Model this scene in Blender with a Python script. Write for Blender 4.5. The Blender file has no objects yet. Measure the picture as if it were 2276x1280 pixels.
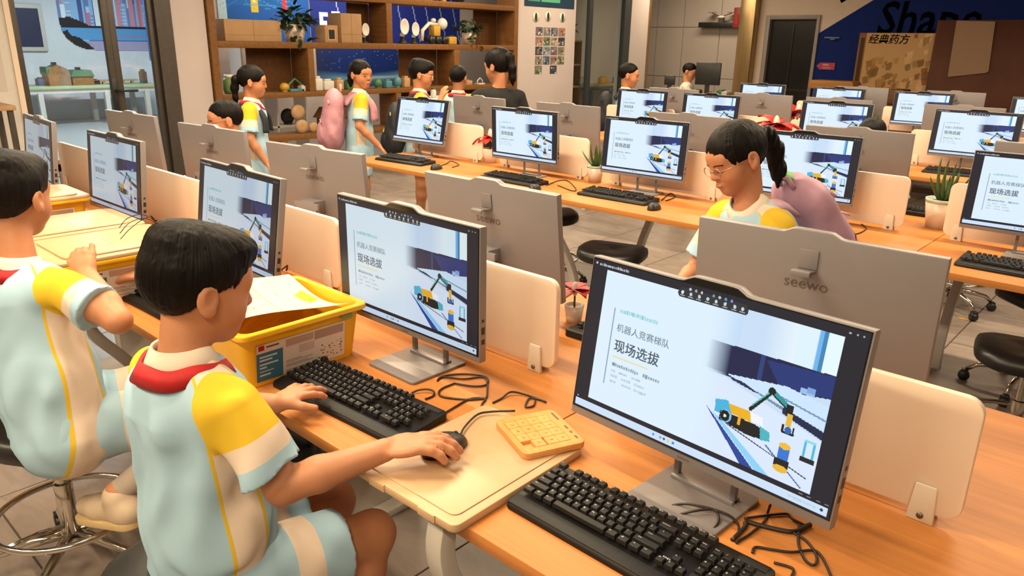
import bpy, bmesh, math, random
import numpy as np
from mathutils import Vector, Matrix, Euler
random.seed(7)
rng = np.random.default_rng(7)
scene = bpy.context.scene
COL = scene.collection
PI = math.pi

# ------------------------------------------------------------------ camera
F_PX, YAW, PITCH, ROLL = 1661.449, math.radians(42.1652), math.radians(18.14465), math.radians(1.08245)
CAM = np.array([0.05819, -1.13722, 1.56566])
_f = np.array([-math.sin(YAW)*math.cos(PITCH), math.cos(YAW)*math.cos(PITCH), -math.sin(PITCH)])
_r = np.array([math.cos(YAW), math.sin(YAW), 0.0]); _u = np.cross(_r, _f)
_r, _u = _r*math.cos(ROLL)+_u*math.sin(ROLL), -_r*math.sin(ROLL)+_u*math.cos(ROLL)
cd = bpy.data.cameras.new('camera'); cam = bpy.data.objects.new('camera', cd); COL.objects.link(cam)
cd.sensor_width = 36.0; cd.lens = F_PX*36.0/2276.0; cd.clip_start = 0.05; cd.clip_end = 100
M = Matrix.Identity(4)
for i in range(3):
    M[i][0], M[i][1], M[i][2], M[i][3] = _r[i], _u[i], -_f[i], CAM[i]
cam.matrix_world = M
scene.camera = cam
def ray(px): return _f+_r*(px[0]-1138)/F_PX-_u*(px[1]-640)/F_PX
def bz(px, z): d = ray(px); return CAM+(z-CAM[2])/d[2]*d
def by(px, y): d = ray(px); return CAM+(y-CAM[1])/d[1]*d
def bx(px, x): d = ray(px); return CAM+(x-CAM[0])/d[0]*d
def bd(px, s): return CAM+ray(px)*s

# ------------------------------------------------------------------ world, exposure
w = bpy.data.worlds.new('world'); scene.world = w; w.use_nodes = True
w.node_tree.nodes['Background'].inputs[0].default_value = (1.0, 0.80, 0.56, 1)
w.node_tree.nodes['Background'].inputs[1].default_value = 0.40
scene.view_settings.view_transform = 'Standard'; scene.view_settings.look = 'None'
scene.view_settings.exposure = 0.0; scene.view_settings.gamma = 1.0
scene.view_settings.use_curve_mapping = False
LIGHT_W = 77.0          # watts of one ceiling tube lamp
LIGHT_C = (1.0, 0.80, 0.54)

# ------------------------------------------------------------------ helpers
def lin(c):
    if isinstance(c, str):
        c = tuple(int(c[i:i+2], 16)/255 for i in (0, 2, 4))
    return tuple((x/12.92 if x <= 0.04045 else ((x+0.055)/1.055)**2.4) for x in c)
MATS = {}
def pm(name, col, rough=0.5, metal=0.0, var=0.06, scale=18.0, bump=0.0, bscale=120.0, emit=None, es=1.0, spec=0.5, alpha=1.0, sheen=0.0, trans=0.0, sss=0.0, stretch=None):
    """procedural principled material: noise-varied colour, optional bump; col is linear rgb or srgb hex"""
    if name in MATS: return MATS[name]
    c = lin(col) if isinstance(col, str) else col
    m = bpy.data.materials.new(name); m.use_nodes = True; nt = m.node_tree; b = nt.nodes['Principled BSDF']
    b.inputs['Roughness'].default_value = rough; b.inputs['Metallic'].default_value = metal
    b.inputs['Specular IOR Level'].default_value = spec
    if alpha < 1: b.inputs['Alpha'].default_value = alpha
    if trans: b.inputs['Transmission Weight'].default_value = trans
    if sss:
        b.inputs['Subsurface Weight'].default_value = sss; b.inputs['Subsurface Radius'].default_value = (0.012, 0.005, 0.003); b.inputs['Subsurface Scale'].default_value = 1.0
    if sheen: b.inputs['Sheen Weight'].default_value = sheen
    tc = nt.nodes.new('ShaderNodeTexCoord'); src = tc.outputs['Object']
    if stretch:
        mp = nt.nodes.new('ShaderNodeMapping'); mp.inputs['Scale'].default_value = stretch
        nt.links.new(src, mp.inputs[0]); src = mp.outputs[0]
    n = nt.nodes.new('ShaderNodeTexNoise'); n.inputs['Scale'].default_value = scale; n.inputs['Detail'].default_value = 3
    nt.links.new(src, n.inputs['Vector'])
    rp = nt.nodes.new('ShaderNodeValToRGB'); e = rp.color_ramp.elements
    e[0].position = 0.3; e[1].position = 0.7
    e[0].color = (*[x*(1-var) for x in c], 1); e[1].color = (*[min(1, x*(1+var)) for x in c], 1)
    nt.links.new(n.outputs['Fac'], rp.inputs[0]); nt.links.new(rp.outputs[0], b.inputs['Base Color'])
    if bump:
        n2 = nt.nodes.new('ShaderNodeTexNoise'); n2.inputs['Scale'].default_value = bscale; n2.inputs['Detail'].default_value = 2
        nt.links.new(src, n2.inputs['Vector'])
        bp = nt.nodes.new('ShaderNodeBump'); bp.inputs['Strength'].default_value = bump; bp.inputs['Distance'].default_value = 0.002
        nt.links.new(n2.outputs['Fac'], bp.inputs['Height']); nt.links.new(bp.outputs[0], b.inputs['Normal'])
    if emit is not None:
        b.inputs['Emission Color'].default_value = (*(lin(emit) if isinstance(emit, str) else emit), 1); b.inputs['Emission Strength'].default_value = es
    MATS[name] = m; return m
def wood(name, c0, c1, rough=0.45, sc=(1.2, 26, 26), bump=0.04):
    if name in MATS: return MATS[name]
    m = bpy.data.materials.new(name); m.use_nodes = True; nt = m.node_tree; b = nt.nodes['Principled BSDF']
    b.inputs['Roughness'].default_value = rough; b.inputs['Specular IOR Level'].default_value = 0.18
    tc = nt.nodes.new('ShaderNodeTexCoord'); mp = nt.nodes.new('ShaderNodeMapping'); mp.inputs['Scale'].default_value = sc
    nt.links.new(tc.outputs['Object'], mp.inputs[0])
    n = nt.nodes.new('ShaderNodeTexNoise'); n.inputs['Scale'].default_value = 1.6; n.inputs['Detail'].default_value = 6; n.inputs['Roughness'].default_value = 0.6; n.inputs['Distortion'].default_value = 0.6
    nt.links.new(mp.outputs[0], n.inputs['Vector'])
    rp = nt.nodes.new('ShaderNodeValToRGB'); e = rp.color_ramp.elements; e[0].position = 0.28; e[1].position = 0.72
    e[0].color = (*c0, 1); e[1].color = (*c1, 1)
    nt.links.new(n.outputs['Fac'], rp.inputs[0]); nt.links.new(rp.outputs[0], b.inputs['Base Color'])
    bp = nt.nodes.new('ShaderNodeBump'); bp.inputs['Strength'].default_value = bump; bp.inputs['Distance'].default_value = 0.001
    nt.links.new(n.outputs['Fac'], bp.inputs['Height']); nt.links.new(bp.outputs[0], b.inputs['Normal'])
    MATS[name] = m; return m
def glass(name, tint=(0.9, 0.96, 0.95), gloss=0.08):
    if name in MATS: return MATS[name]
    m = bpy.data.materials.new(name); m.use_nodes = True; nt = m.node_tree; nt.nodes.clear()
    o = nt.nodes.new('ShaderNodeOutputMaterial'); t = nt.nodes.new('ShaderNodeBsdfTransparent'); g = nt.nodes.new('ShaderNodeBsdfGlossy'); x = nt.nodes.new('ShaderNodeMixShader')
    nz = nt.nodes.new('ShaderNodeTexNoise'); nz.inputs['Scale'].default_value = 2.0; ml = nt.nodes.new('ShaderNodeMath'); ml.operation = 'MULTIPLY'; ml.inputs[1].default_value = gloss*2
    nt.links.new(nz.outputs['Fac'], ml.inputs[0])
    t.inputs[0].default_value = (*tint, 1); g.inputs['Roughness'].default_value = 0.05
    nt.links.new(ml.outputs[0], x.inputs[0]); nt.links.new(t.outputs[0], x.inputs[1]); nt.links.new(g.outputs[0], x.inputs[2]); nt.links.new(x.outputs[0], o.inputs[0])
    MATS[name] = m; return m
def vcol_mat(name, rough=0.6, emit=0.0, spec=0.3):
    """colour from a mesh colour attribute 'Col' (flat print, screens)"""
    if name in MATS: return MATS[name]
    m = bpy.data.materials.new(name); m.use_nodes = True; nt = m.node_tree; b = nt.nodes['Principled BSDF']
    a = nt.nodes.new('ShaderNodeVertexColor'); a.layer_name = 'Col'
    b.inputs['Roughness'].default_value = rough; b.inputs['Specular IOR Level'].default_value = spec
    if emit:
        b.inputs['Base Color'].default_value = (0.01, 0.01, 0.012, 1)
        nt.links.new(a.outputs[0], b.inputs['Emission Color']); b.inputs['Emission Strength'].default_value = emit
    else:
        nt.links.new(a.outputs[0], b.inputs['Base Color'])
    MATS[name] = m; return m

def tag(o, label=None, cat=None, group=None, kind=None):
    if label: o['label'] = label
    if cat: o['category'] = cat
    if group: o['group'] = group
    if kind: o['kind'] = kind
    return o
def thing(name, loc=(0, 0, 0), rz=0.0, label=None, cat=None, group=None):
    o = bpy.data.objects.new(name, None); COL.objects.link(o); o.location = loc; o.rotation_euler = (0, 0, rz); o.empty_display_size = 0.05
    return tag(o, label, cat, group)
def copy_tree(o, parent=None):
    c = o.copy(); COL.objects.link(c); c.parent = parent
    for ch in o.children: copy_tree(ch, c)
    return c
def mobj(name, me, mat=None, parent=None, loc=None, rot=None, smooth=False):
    if mat is not None and len(me.materials) == 0: me.materials.append(mat)
    o = bpy.data.objects.new(name, me); COL.objects.link(o); o.parent = parent
    if loc is not None: o.location = loc
    if rot is not None: o.rotation_euler = rot
    if smooth: me.shade_smooth()
    return o

class MB:
    """collects shapes; build() links them as ONE mesh object"""
    def __init__(s): s.v = []; s.f = []; s.mi = []; s.cur = 0; s.sm = []
    def add(s, vs, fs, T=None, smooth=False):
        n = len(s.v)
        if T is not None: vs = [T @ Vector(q) for q in vs]
        s.v += [tuple(q) for q in vs]
        for f in fs: s.f.append([i+n for i in f]); s.mi.append(s.cur); s.sm.append(smooth)
        return s
    def box(s, c, d, rot=None, taper=None):
        x, y, z = d[0]/2, d[1]/2, d[2]/2; tx, ty = taper or (1, 1)
        vs = [(-x, -y, -z), (x, -y, -z), (x, y, -z), (-x, y, -z), (-x*tx, -y*ty, z), (x*tx, -y*ty, z), (x*tx, y*ty, z), (-x*tx, y*ty, z)]
        T = Matrix.Translation(c) @ (Euler(rot).to_matrix().to_4x4() if rot is not None else Matrix.Identity(4))
        return s.add(vs, [(0, 3, 2, 1), (4, 5, 6, 7), (0, 1, 5, 4), (1, 2, 6, 5), (2, 3, 7, 6), (3, 0, 4, 7)], T)
    def b6(s, x0, x1, y0, y1, z0, z1): return s.box(((x0+x1)/2, (y0+y1)/2, (z0+z1)/2), (abs(x1-x0), abs(y1-y0), abs(z1-z0)))
    def tube(s, pts, r, n=8, close=False, caps=True):
        P = [Vector(p) for p in pts]; m = len(P); rs = r if isinstance(r, (list, tuple)) else [r]*m
        vs = []; fs = []; up = None
        for i in range(m):
            a = P[(i-1) % m] if (close or i > 0) else P[i]; b = P[(i+1) % m] if (close or i < m-1) else P[i]
            t = (b-a); t = t.normalized() if t.length > 1e-9 else Vector((0, 0, 1))
            if up is None: up = Vector((0, 0, 1)) if abs(t.z) < 0.9 else Vector((1, 0, 0))
            e = t.cross(up)
            e = e.normalized() if e.length > 1e-6 else t.orthogonal().normalized()
            up = e.cross(t).normalized()
            for k in range(n):
                a_ = 2*PI*k/n; vs.append(P[i]+e*math.cos(a_)*rs[i]+up*math.sin(a_)*rs[i])
        for i in range(m if close else m-1):
            j = (i+1) % m
            for k in range(n): fs.append((i*n+k, i*n+(k+1) % n, j*n+(k+1) % n, j*n+k))
        if caps and not close: fs.append(tuple(range(n-1, -1, -1))); fs.append(tuple((m-1)*n+k for k in range(n)))
        return s.add(vs, fs, None, True)
    def lathe(s, prof, n=24, T=None, smooth=True, sx=1.0, sy=1.0):
        vs = []; fs = []; m = len(prof)
        for r, z in prof:
            for k in range(n): a = 2*PI*k/n; vs.append((r*math.cos(a)*sx, r*math.sin(a)*sy, z))
        for i in range(m-1):
            for k in range(n): fs.append((i*n+k, i*n+(k+1) % n, (i+1)*n+(k+1) % n, (i+1)*n+k))
        if prof[0][0] > 1e-6: fs.append(tuple(range(n-1, -1, -1)))
        if prof[-1][0] > 1e-6: fs.append(tuple((m-1)*n+k for k in range(n)))
        return s.add(vs, fs, T, smooth)
    def ell(s, c, r, T=None, n=12, m=8):
        pr = [(math.sin(PI*i/m), -math.cos(PI*i/m)) for i in range(m+1)]; pr[0] = (0.001, -1); pr[-1] = (0.001, 1)
        vs = []; fs = []
        for q, z in pr:
            for k in range(n): a = 2*PI*k/n; vs.append((c[0]+q*math.cos(a)*r[0], c[1]+q*math.sin(a)*r[1], c[2]+z*r[2]))
        for i in range(m):
            for k in range(n): fs.append((i*n+k, i*n+(k+1) % n, (i+1)*n+(k+1) % n, (i+1)*n+k))
        return s.add(vs, fs, T, True)
    def prism(s, out, h0, h1, T=None):
        """outline (x,y) extruded along z h0..h1"""
        n = len(out); vs = [(x, y, h0) for x, y in out]+[(x, y, h1) for x, y in out]
        a = sum(out[i][0]*out[(i+1) % n][1]-out[(i+1) % n][0]*out[i][1] for i in range(n))
        fs = [tuple(range(n-1, -1, -1)), tuple(range(n, 2*n))]+[(i, (i+1) % n, n+(i+1) % n, n+i) for i in range(n)]
        if a < 0: fs = [tuple(reversed(f)) for f in fs]
        return s.add(vs, fs, T)
    def mesh(s, name, mats=(), bevel=0.0, seg=2, ang=40):
        me = bpy.data.meshes.new(name); me.from_pydata(s.v, [], s.f)
        for mm in mats: me.materials.append(mm)
        me.polygons.foreach_set('material_index', s.mi); me.polygons.foreach_set('use_smooth', s.sm)
        me.update()
        if bevel > 0:
            b = bmesh.new(); b.from_mesh(me)
            ed = [e for e in b.edges if len(e.link_faces) == 2 and e.calc_face_angle(0) > math.radians(ang)]
            bmesh.ops.bevel(b, geom=ed, offset=bevel, segments=seg, affect='EDGES', profile=0.5, clamp_overlap=True)
            b.to_mesh(me); b.free(); me.shade_smooth()
            me.set_sharp_from_angle(angle=math.radians(35))
        return me
    def build(s, name, mat=None, parent=None, loc=None, rot=None, bevel=0.0, seg=2, ang=40, mats=None):
        return mobj(name, s.mesh(name, mats or ([mat] if mat else []), bevel, seg, ang), None, parent, loc, rot)
def rrect(w, h, r, n=4, cx=0, cy=0):
    out = []
    for sx, sy, a0 in ((1, -1, -PI/2), (1, 1, 0), (-1, 1, PI/2), (-1, -1, PI)):
        for k in range(n+1):
            a = a0+PI/2*k/n; out.append((cx+sx*(w/2-r)+r*math.cos(a), cy+sy*(h/2-r)+r*math.sin(a)))
    return out
def frame_T(o, ex, ey, ez):
    m = Matrix.Identity(4)
    for i in range(3): m[i][0], m[i][1], m[i][2], m[i][3] = ex[i], ey[i], ez[i], o[i]
    return m
XZ = Matrix(((1, 0, 0, 0), (0, 0, -1, 0), (0, 1, 0, 0), (0, 0, 0, 1)))     # outline (x,y)->(x,z), extrude along -y
def catmull(pts, k=8, close=False):
    P = [np.array(p, float) for p in pts]; n = len(P); out = []
    for i in range(n if close else n-1):
        p0 = P[(i-1) % n] if (close or i > 0) else 2*P[0]-P[1]; p1 = P[i]; p2 = P[(i+1) % n]
        p3 = P[(i+2) % n] if (close or i < n-2) else 2*P[-1]-P[-2]
        for j in range(k):
            t = j/k; out.append(0.5*((2*p1)+(-p0+p2)*t+(2*p0-5*p1+4*p2-p3)*t*t+(-p0+3*p1-3*p2+p3)*t**3))
    if not close: out.append(P[-1])
    return [tuple(q) for q in out]
def text_mesh(s, size, name='lettering', align='LEFT', bold=0.0, shear=0.0, extrude=0.0):
    cu = bpy.data.curves.new('txt', 'FONT'); cu.body = s; cu.size = size; cu.align_x = align; cu.align_y = 'BOTTOM_BASELINE' if False else 'CENTER'
    cu.resolution_u = 2; cu.offset = bold; cu.shear = shear; cu.extrude = extrude
    o = bpy.data.objects.new('txt', cu); me = bpy.data.meshes.new_from_object(o); me.name = name
    bpy.data.objects.remove(o); bpy.data.curves.remove(cu)
    return me
def color_grid(name, img, w, h, mat, flip=False):
    """flat sheet in the xz plane (facing -y) w x h, centred on x, z from 0; img: array rows(top first) x cols x 3 in linear rgb"""
    ny, nx = img.shape[:2]
    xs = np.linspace(-w/2, w/2, nx+1); zs = np.linspace(h, 0, ny+1)
    X, Z = np.meshgrid(xs, zs); v = np.stack([X.ravel(), np.zeros(X.size), Z.ravel()], 1)
    i = np.arange(ny)[:, None]*(nx+1)+np.arange(nx)[None, :]; i = i.ravel()
    q = np.stack([i+nx+1, i+nx+2, i+1, i], 1)
    if flip: q = q[:, ::-1]
    me = bpy.data.meshes.new(name); me.vertices.add(len(v)); me.vertices.foreach_set('co', v.ravel())
    me.loops.add(q.size); me.loops.foreach_set('vertex_index', q.ravel().astype(np.int32))
    me.polygons.add(len(q)); me.polygons.foreach_set('loop_start', np.arange(0, q.size, 4, dtype=np.int32)); me.polygons.foreach_set('loop_total', np.full(len(q), 4, dtype=np.int32))
    me.update(); ca = me.color_attributes.new('Col', 'FLOAT_COLOR', 'CORNER')
    c = np.concatenate([img.reshape(-1, 3), np.ones((nx*ny, 1))], 1).repeat(4, axis=0).astype(np.float32)
    ca.data.foreach_set('color', c.ravel()); me.materials.append(mat); me.validate()
    return me
class Paint:
    """small 2D painter used for flat print and screen pictures (linear rgb)"""
    def __init__(s, nx, ny, bg): s.nx, s.ny = nx, ny; s.a = np.ones((ny, nx, 3))*np.array(lin(bg)); s.U, s.V = np.meshgrid((np.arange(nx)+.5)/nx, (np.arange(ny)+.5)/ny)
    def mask(s, m, c, al=1.0): c = np.array(lin(c) if isinstance(c, str) else c); k = (m*al)[..., None]; s.a = s.a*(1-k)+c*k; return s
    def rect(s, u0, v0, u1, v1, c, al=1.0): return s.mask(((s.U >= u0) & (s.U < u1) & (s.V >= v0) & (s.V < v1)).astype(float), c, al)
    def poly(s, pts, c, al=1.0):
        m = np.zeros_like(s.U, bool); n = len(pts)
        for i in range(n):
            x0, y0 = pts[i]; x1, y1 = pts[(i+1) % n]
            if y0 == y1: continue
            t = ((s.V >= y0) != (s.V >= y1)) & (s.U < (x1-x0)*(s.V-y0)/(y1-y0)+x0); m ^= t
        return s.mask(m.astype(float), c, al)
    def disc(s, u, v, ru, rv, c, al=1.0): return s.mask((((s.U-u)/ru)**2+((s.V-v)/rv)**2 < 1).astype(float), c, al)
    def line(s, u0, v0, u1, v1, wd, c, al=1.0):
        asp = s.nx/s.ny; ax, ay, bx_, by_ = u0*asp, v0, u1*asp, v1; px, py = s.U*asp-ax, s.V-ay; dx, dy = bx_-ax, by_-ay
        t = np.clip((px*dx+py*dy)/(dx*dx+dy*dy+1e-12), 0, 1); return s.mask((np.hypot(px-t*dx, py-t*dy) < wd).astype(float), c, al)
    def hgrad(s, u0, v0, u1, v1, c, a0, a1):
        m = ((s.U >= u0) & (s.U < u1) & (s.V >= v0) & (s.V < v1))*np.clip(a0+(a1-a0)*(s.U-u0)/(u1-u0), 0, 1); return s.mask(m, c)
# ------------------------------------------------------------------ materials of the setting
m_wall = pm('wall_paint', (0.50, 0.43, 0.42), 0.8, var=0.03, scale=3)
m_ceil = pm('dark_ceiling_paint', (0.10, 0.095, 0.09), 0.85, var=0.02)
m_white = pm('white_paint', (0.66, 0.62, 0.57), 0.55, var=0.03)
m_desk = wood('desk_laminate', (0.42, 0.158, 0.040), (0.55, 0.215, 0.058), 0.42, (1.1, 30, 30))
m_deskedge = wood('desk_edge', (0.36, 0.12, 0.034), (0.44, 0.15, 0.045), 0.45, (1.1, 30, 30))
m_shelfwood = wood('shelf_wood', (0.135, 0.058, 0.017), (0.205, 0.092, 0.029), 0.5, (1.5, 20, 20))
m_black = pm('black_plastic', (0.012, 0.012, 0.013), 0.42, var=0.2)
m_rub = pm('black_leatherette', (0.010, 0.009, 0.009), 0.38, var=0.2, bump=0.05)
m_chrome = pm('chrome', (0.62, 0.58, 0.52), 0.16, 1.0, var=0.05)
m_grey = pm('monitor_grey_metal', (0.235, 0.215, 0.22), 0.42, 0.2, var=0.025, scale=4)
m_edge = pm('monitor_edge_metal', (0.40, 0.37, 0.36), 0.35, 0.2, var=0.03)
m_bezel = pm('screen_border_glass', (0.006, 0.006, 0.007), 0.12, var=0.1)
m_cream = pm('cream_divider_board', (0.82, 0.67, 0.53), 0.5, var=0.02, scale=3)
m_clip = pm('divider_bracket_plastic', (0.70, 0.60, 0.48), 0.45, var=0.02)
m_legw = pm('white_steel', (0.55, 0.51, 0.46), 0.4, var=0.03)
m_frame = pm('dark_bronze_frame', (0.075, 0.062, 0.052), 0.4, 0.3, var=0.1)
m_gold = pm('brushed_bronze_cladding', (0.36, 0.25, 0.12), 0.32, 0.85, var=0.12, scale=6, stretch=(8, 8, 0.4))
m_glass = glass('clear_glass')
m_hall = pm('hall_wall_paint', (0.66, 0.69, 0.74), 0.8, var=0.02)

# ------------------------------------------------------------------ floor with tiles, ceiling with tube lamps
def struct(o): o['kind'] = 'structure'; return o
def floor_mat(name, c0, c1):
    m = bpy.data.materials.new(name); m.use_nodes = True; nt = m.node_tree; b = nt.nodes['Principled BSDF']
    tc = nt.nodes.new('ShaderNodeTexCoord'); oi = nt.nodes.new('ShaderNodeObjectInfo'); ad = nt.nodes.new('ShaderNodeVectorMath'); ad.operation = 'ADD'
    sc = nt.nodes.new('ShaderNodeVectorMath'); sc.operation = 'SCALE'; sc.inputs[3].default_value = 3.7
    nt.links.new(oi.outputs['Location'], sc.inputs[0]); nt.links.new(tc.outputs['Object'], ad.inputs[0]); nt.links.new(sc.outputs[0], ad.inputs[1])
    mp = nt.nodes.new('ShaderNodeMapping'); mp.inputs['Scale'].default_value = (1.0, 2.6, 1); mp.inputs['Rotation'].default_value = (0, 0, 0.5); nt.links.new(ad.outputs[0], mp.inputs[0])
    n = nt.nodes.new('ShaderNodeTexNoise'); n.inputs['Scale'].default_value = 2.6; n.inputs['Detail'].default_value = 7; n.inputs['Distortion'].default_value = 1.4; n.inputs['Roughness'].default_value = 0.62
    nt.links.new(mp.outputs[0], n.inputs['Vector'])
    rp = nt.nodes.new('ShaderNodeValToRGB'); e = rp.color_ramp.elements; e[0].position = 0.32; e[1].position = 0.68; e[0].color = (*c0, 1); e[1].color = (*c1, 1)
    nt.links.new(n.outputs['Fac'], rp.inputs[0]); nt.links.new(rp.outputs[0], b.inputs['Base Color']); b.inputs['Roughness'].default_value = 0.38; b.inputs['Specular IOR Level'].default_value = 0.4
    return m
m_tile = floor_mat('stone_tile', (0.20, 0.160, 0.138), (0.31, 0.250, 0.212))
m_grout = pm('grout', (0.085, 0.06, 0.045), 0.9)
TS = 0.69
fl = struct(MB().b6(-7.9, 4.0, -3.2, 13.0, -0.06, -0.006).build('floor', m_grout))
tile_me = MB().box((0, 0, -0.003), (TS-0.006, TS-0.006, 0.006)).mesh('tile', [m_tile], 0.0015, 1)
for i in range(-9, 4):
    for j in range(-3, 15):
        o = mobj('tile', tile_me, None, fl, (-1.434+(i+.5)*TS, -0.68+(j+.5)*TS, 0))
outer = MB()
for (a, b_, c, d) in ((-7.9, -1.434-9*TS, -3.2, 13.0), (-1.434+4*TS, 4.0, -3.2, 13.0), (-1.434-9*TS, -1.434+4*TS, -3.2, -0.68-3*TS), (-1.434-9*TS, -1.434+4*TS, -0.68+15*TS, 13.0)):
    outer.b6(a, b_, c, d, -0.006, 0)
o = outer.build('outer_tiling', m_tile, fl); o['kind'] = 'stuff'
struct(MB().b6(-17.0, -7.9, -1.0, 13.0, -0.06, 0).build('floor', pm('hall_floor', (0.34, 0.35, 0.36), 0.3, var=0.06, scale=1.2)))
CZ = 3.05
struct(MB().b6(-7.9, 4.0, -3.3, -3.2, 0, CZ).build('wall_front', pm('dim_wall_paint', (0.16, 0.14, 0.12), 0.8)))
struct(MB().b6(4.0, 4.1, -3.3, 13.2, 0, CZ).build('wall_right', MATS['dim_wall_paint']))
struct(MB().b6(-17.0, 4.0, -3.2, 13.2, CZ, CZ+0.1).build('ceiling', m_ceil))
def tube_lamp(x, y, z, w, c, L=1.5, label='', rz=0.0, grp=None):
    t = thing('ceiling_lamp', (x, y, z), rz, label, 'lamp', grp)
    MB().box((0, 0, 0.035), (L+0.04, 0.16, 0.05)).build('lamp_housing', m_white, t, bevel=0.004)
    MB().box((0, 0, 0.006), (L, 0.13, 0.012)).build('diffuser', pm('lamp_diffuser'+str(c), (0.8, 0.8, 0.8), 0.5, emit=c, es=4.0), t, bevel=0.003)
    l = bpy.data.lights.new('lamp_light', 'AREA'); l.shape = 'RECTANGLE'; l.size = L; l.size_y = 0.13; l.energy = w; l.color = c
    lo = bpy.data.objects.new('lamp_light', l); COL.objects.link(lo); lo.parent = t; lo.location = (0, 0, -0.004)
    return t
LAMPS = [(-3.5, -2.3, 'in front of the near row, left'), (-1.3, -2.2, 'behind the front boy'), (-2.0, -0.45, 'added to brighten the front boy and the yellow bins'), (0.9, -2.1, 'in front of the near row, right'), (-4.7, 1.1, 'over the left end of the near row'), (-2.5, 1.1, 'over the middle of the near row'),  # the lamp over the front boy is added to brighten him and the desk
         (-5.6, 3.3, 'over the children by the shelf'), (-3.1, 3.3, 'over the left half of the second row'), (-0.6, 3.3, 'over the right half of the second row'), (1.9, 3.3, 'right of the second row'), (-6.4, 5.9, 'beside the wooden shelf'), (-3.4, 5.9, 'over the left half of the third row'), (-0.6, 5.9, 'over the right half of the third row'), (-6.3, 8.3, 'added to brighten the photo column')]  # the last lamp is added to brighten the photo column
for x, y, lb in LAMPS: tube_lamp(x, y, CZ-0.06, LIGHT_W, LIGHT_C, label='white ceiling tube lamp '+lb, grp='ceiling lamps of the classroom')
tube_lamp(-6.9, 11.3, CZ-0.06, 55, LIGHT_C, label='white ceiling tube lamp added to brighten the far white panelled wall', rz=0.4)  # added lamp that brightens the recess
for k, (x, y) in enumerate(((-10.6, 2.6), (-13.4, 4.2))):
    tube_lamp(x, y, CZ-0.06, 190, (0.90, 0.95, 1.0), label='cool white hall ceiling lamp '+['nearer to', 'farther from'][k]+' the glass doors', rz=PI/2, grp='hall ceiling lamps')
tube_lamp(-8.5, 5.3, CZ-0.06, 55, (1.0, 0.85, 0.62), label='ceiling lamp behind the open wooden shelf', rz=PI/2)

# ------------------------------------------------------------------ left wall x = XW (glass doors, column, shelf, column, glass)
XW = -7.8
def wbox(name, y0, y1, z0, z1, mat, t=0.12, parent=None, x=XW): return MB().b6(x-t, x, y0, y1, z0, z1).build(name, mat, parent)
wl = struct(wbox('wall_left', -3.2, 0.955, 0, CZ, m_white))
tr = struct(MB().b6(XW-0.13, XW+0.015, 0.955, 1.0, 0, CZ).build('trim_1', m_cream))
struct(wbox('wall_left', 2.40, 2.755, 0, CZ, m_wall, 0.3))
struct(wbox('wall_left', 7.53, 8.94, 0, CZ, m_wall, 0.35))
struct(wbox('wall_left', 10.52, 11.07, 0, CZ, m_wall, 0.3))
tr = struct(MB().b6(XW-0.12, XW+0.02, 11.07, 11.12, 0, CZ).build('trim_2', m_gold))
def glass_leaf(name, y0, y1, hy=None):
    d = struct(bpy.data.objects.new(name, None)); COL.objects.link(d); d.location = (XW-0.05, 0, 0)
    for a, b_ in ((y0, y0+0.055), (y1-0.055, y1)): MB().b6(-0.03, 0.03, a, b_, 0, 2.7).build('door_stile', m_frame, d, bevel=0.003)
    for a, b_ in ((0, 0.09), (2.61, 2.7)): MB().b6(-0.03, 0.03, y0+.055, y1-.055, a, b_).build('door_rail', m_frame, d, bevel=0.003)
    MB().b6(-0.005, 0.005, y0+.055, y1-.055, 0.09, 2.61).build('glass_pane', m_glass, d)
    if hy:
        h = MB().box((0.05, hy, 1.02), (0.02, 0.045, 0.30)).build('door_handle', m_black, d, bevel=0.005)
        MB().tube([(0.03, hy, 1.06), (0.085, hy, 1.06), (0.085, hy+0.20, 1.055)], 0.012).build('lever', m_black, h)
    return d
glass_leaf('door_1', 1.0, 1.815, 1.775)
glass_leaf('door_2', 1.815, 2.24)
struct(MB().b6(XW-0.12, XW+0.02, 2.24, 2.40, 0, CZ).build('trim_3', m_frame))
struct(MB().b6(XW-0.1, XW, 1.0, 2.24, 2.7, CZ).build('wall_left', m_wall))
# glass screen right of the photo column
gs = struct(bpy.data.objects.new('window_1', None)); COL.objects.link(gs); gs.location = (XW-0.05, 0, 0)
MB().b6(-0.004, 0.004, 8.94, 10.37, 0, CZ).build('glass_pane', m_glass, gs)
MB().b6(-0.03, 0.03, 9.33, 9.43, 0, CZ).build('mullion', pm('dark_grey_frame', (0.05, 0.055, 0.06), 0.4, 0.3), gs)
MB().b6(-0.04, 0.04, 10.33, 10.52, 0, CZ).build('mullion', MATS['dark_grey_frame'], gs)
# wall behind shelf and behind the glass screen
struct(wbox('wall_display', 3.2, 14.4, 0, CZ, m_wall, 0.1, x=-9.3))
# hall behind the glass doors
struct(wbox('wall_hall', 0.0, 9.0, 0, CZ, m_hall, 0.1, x=-16.3))

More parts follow.
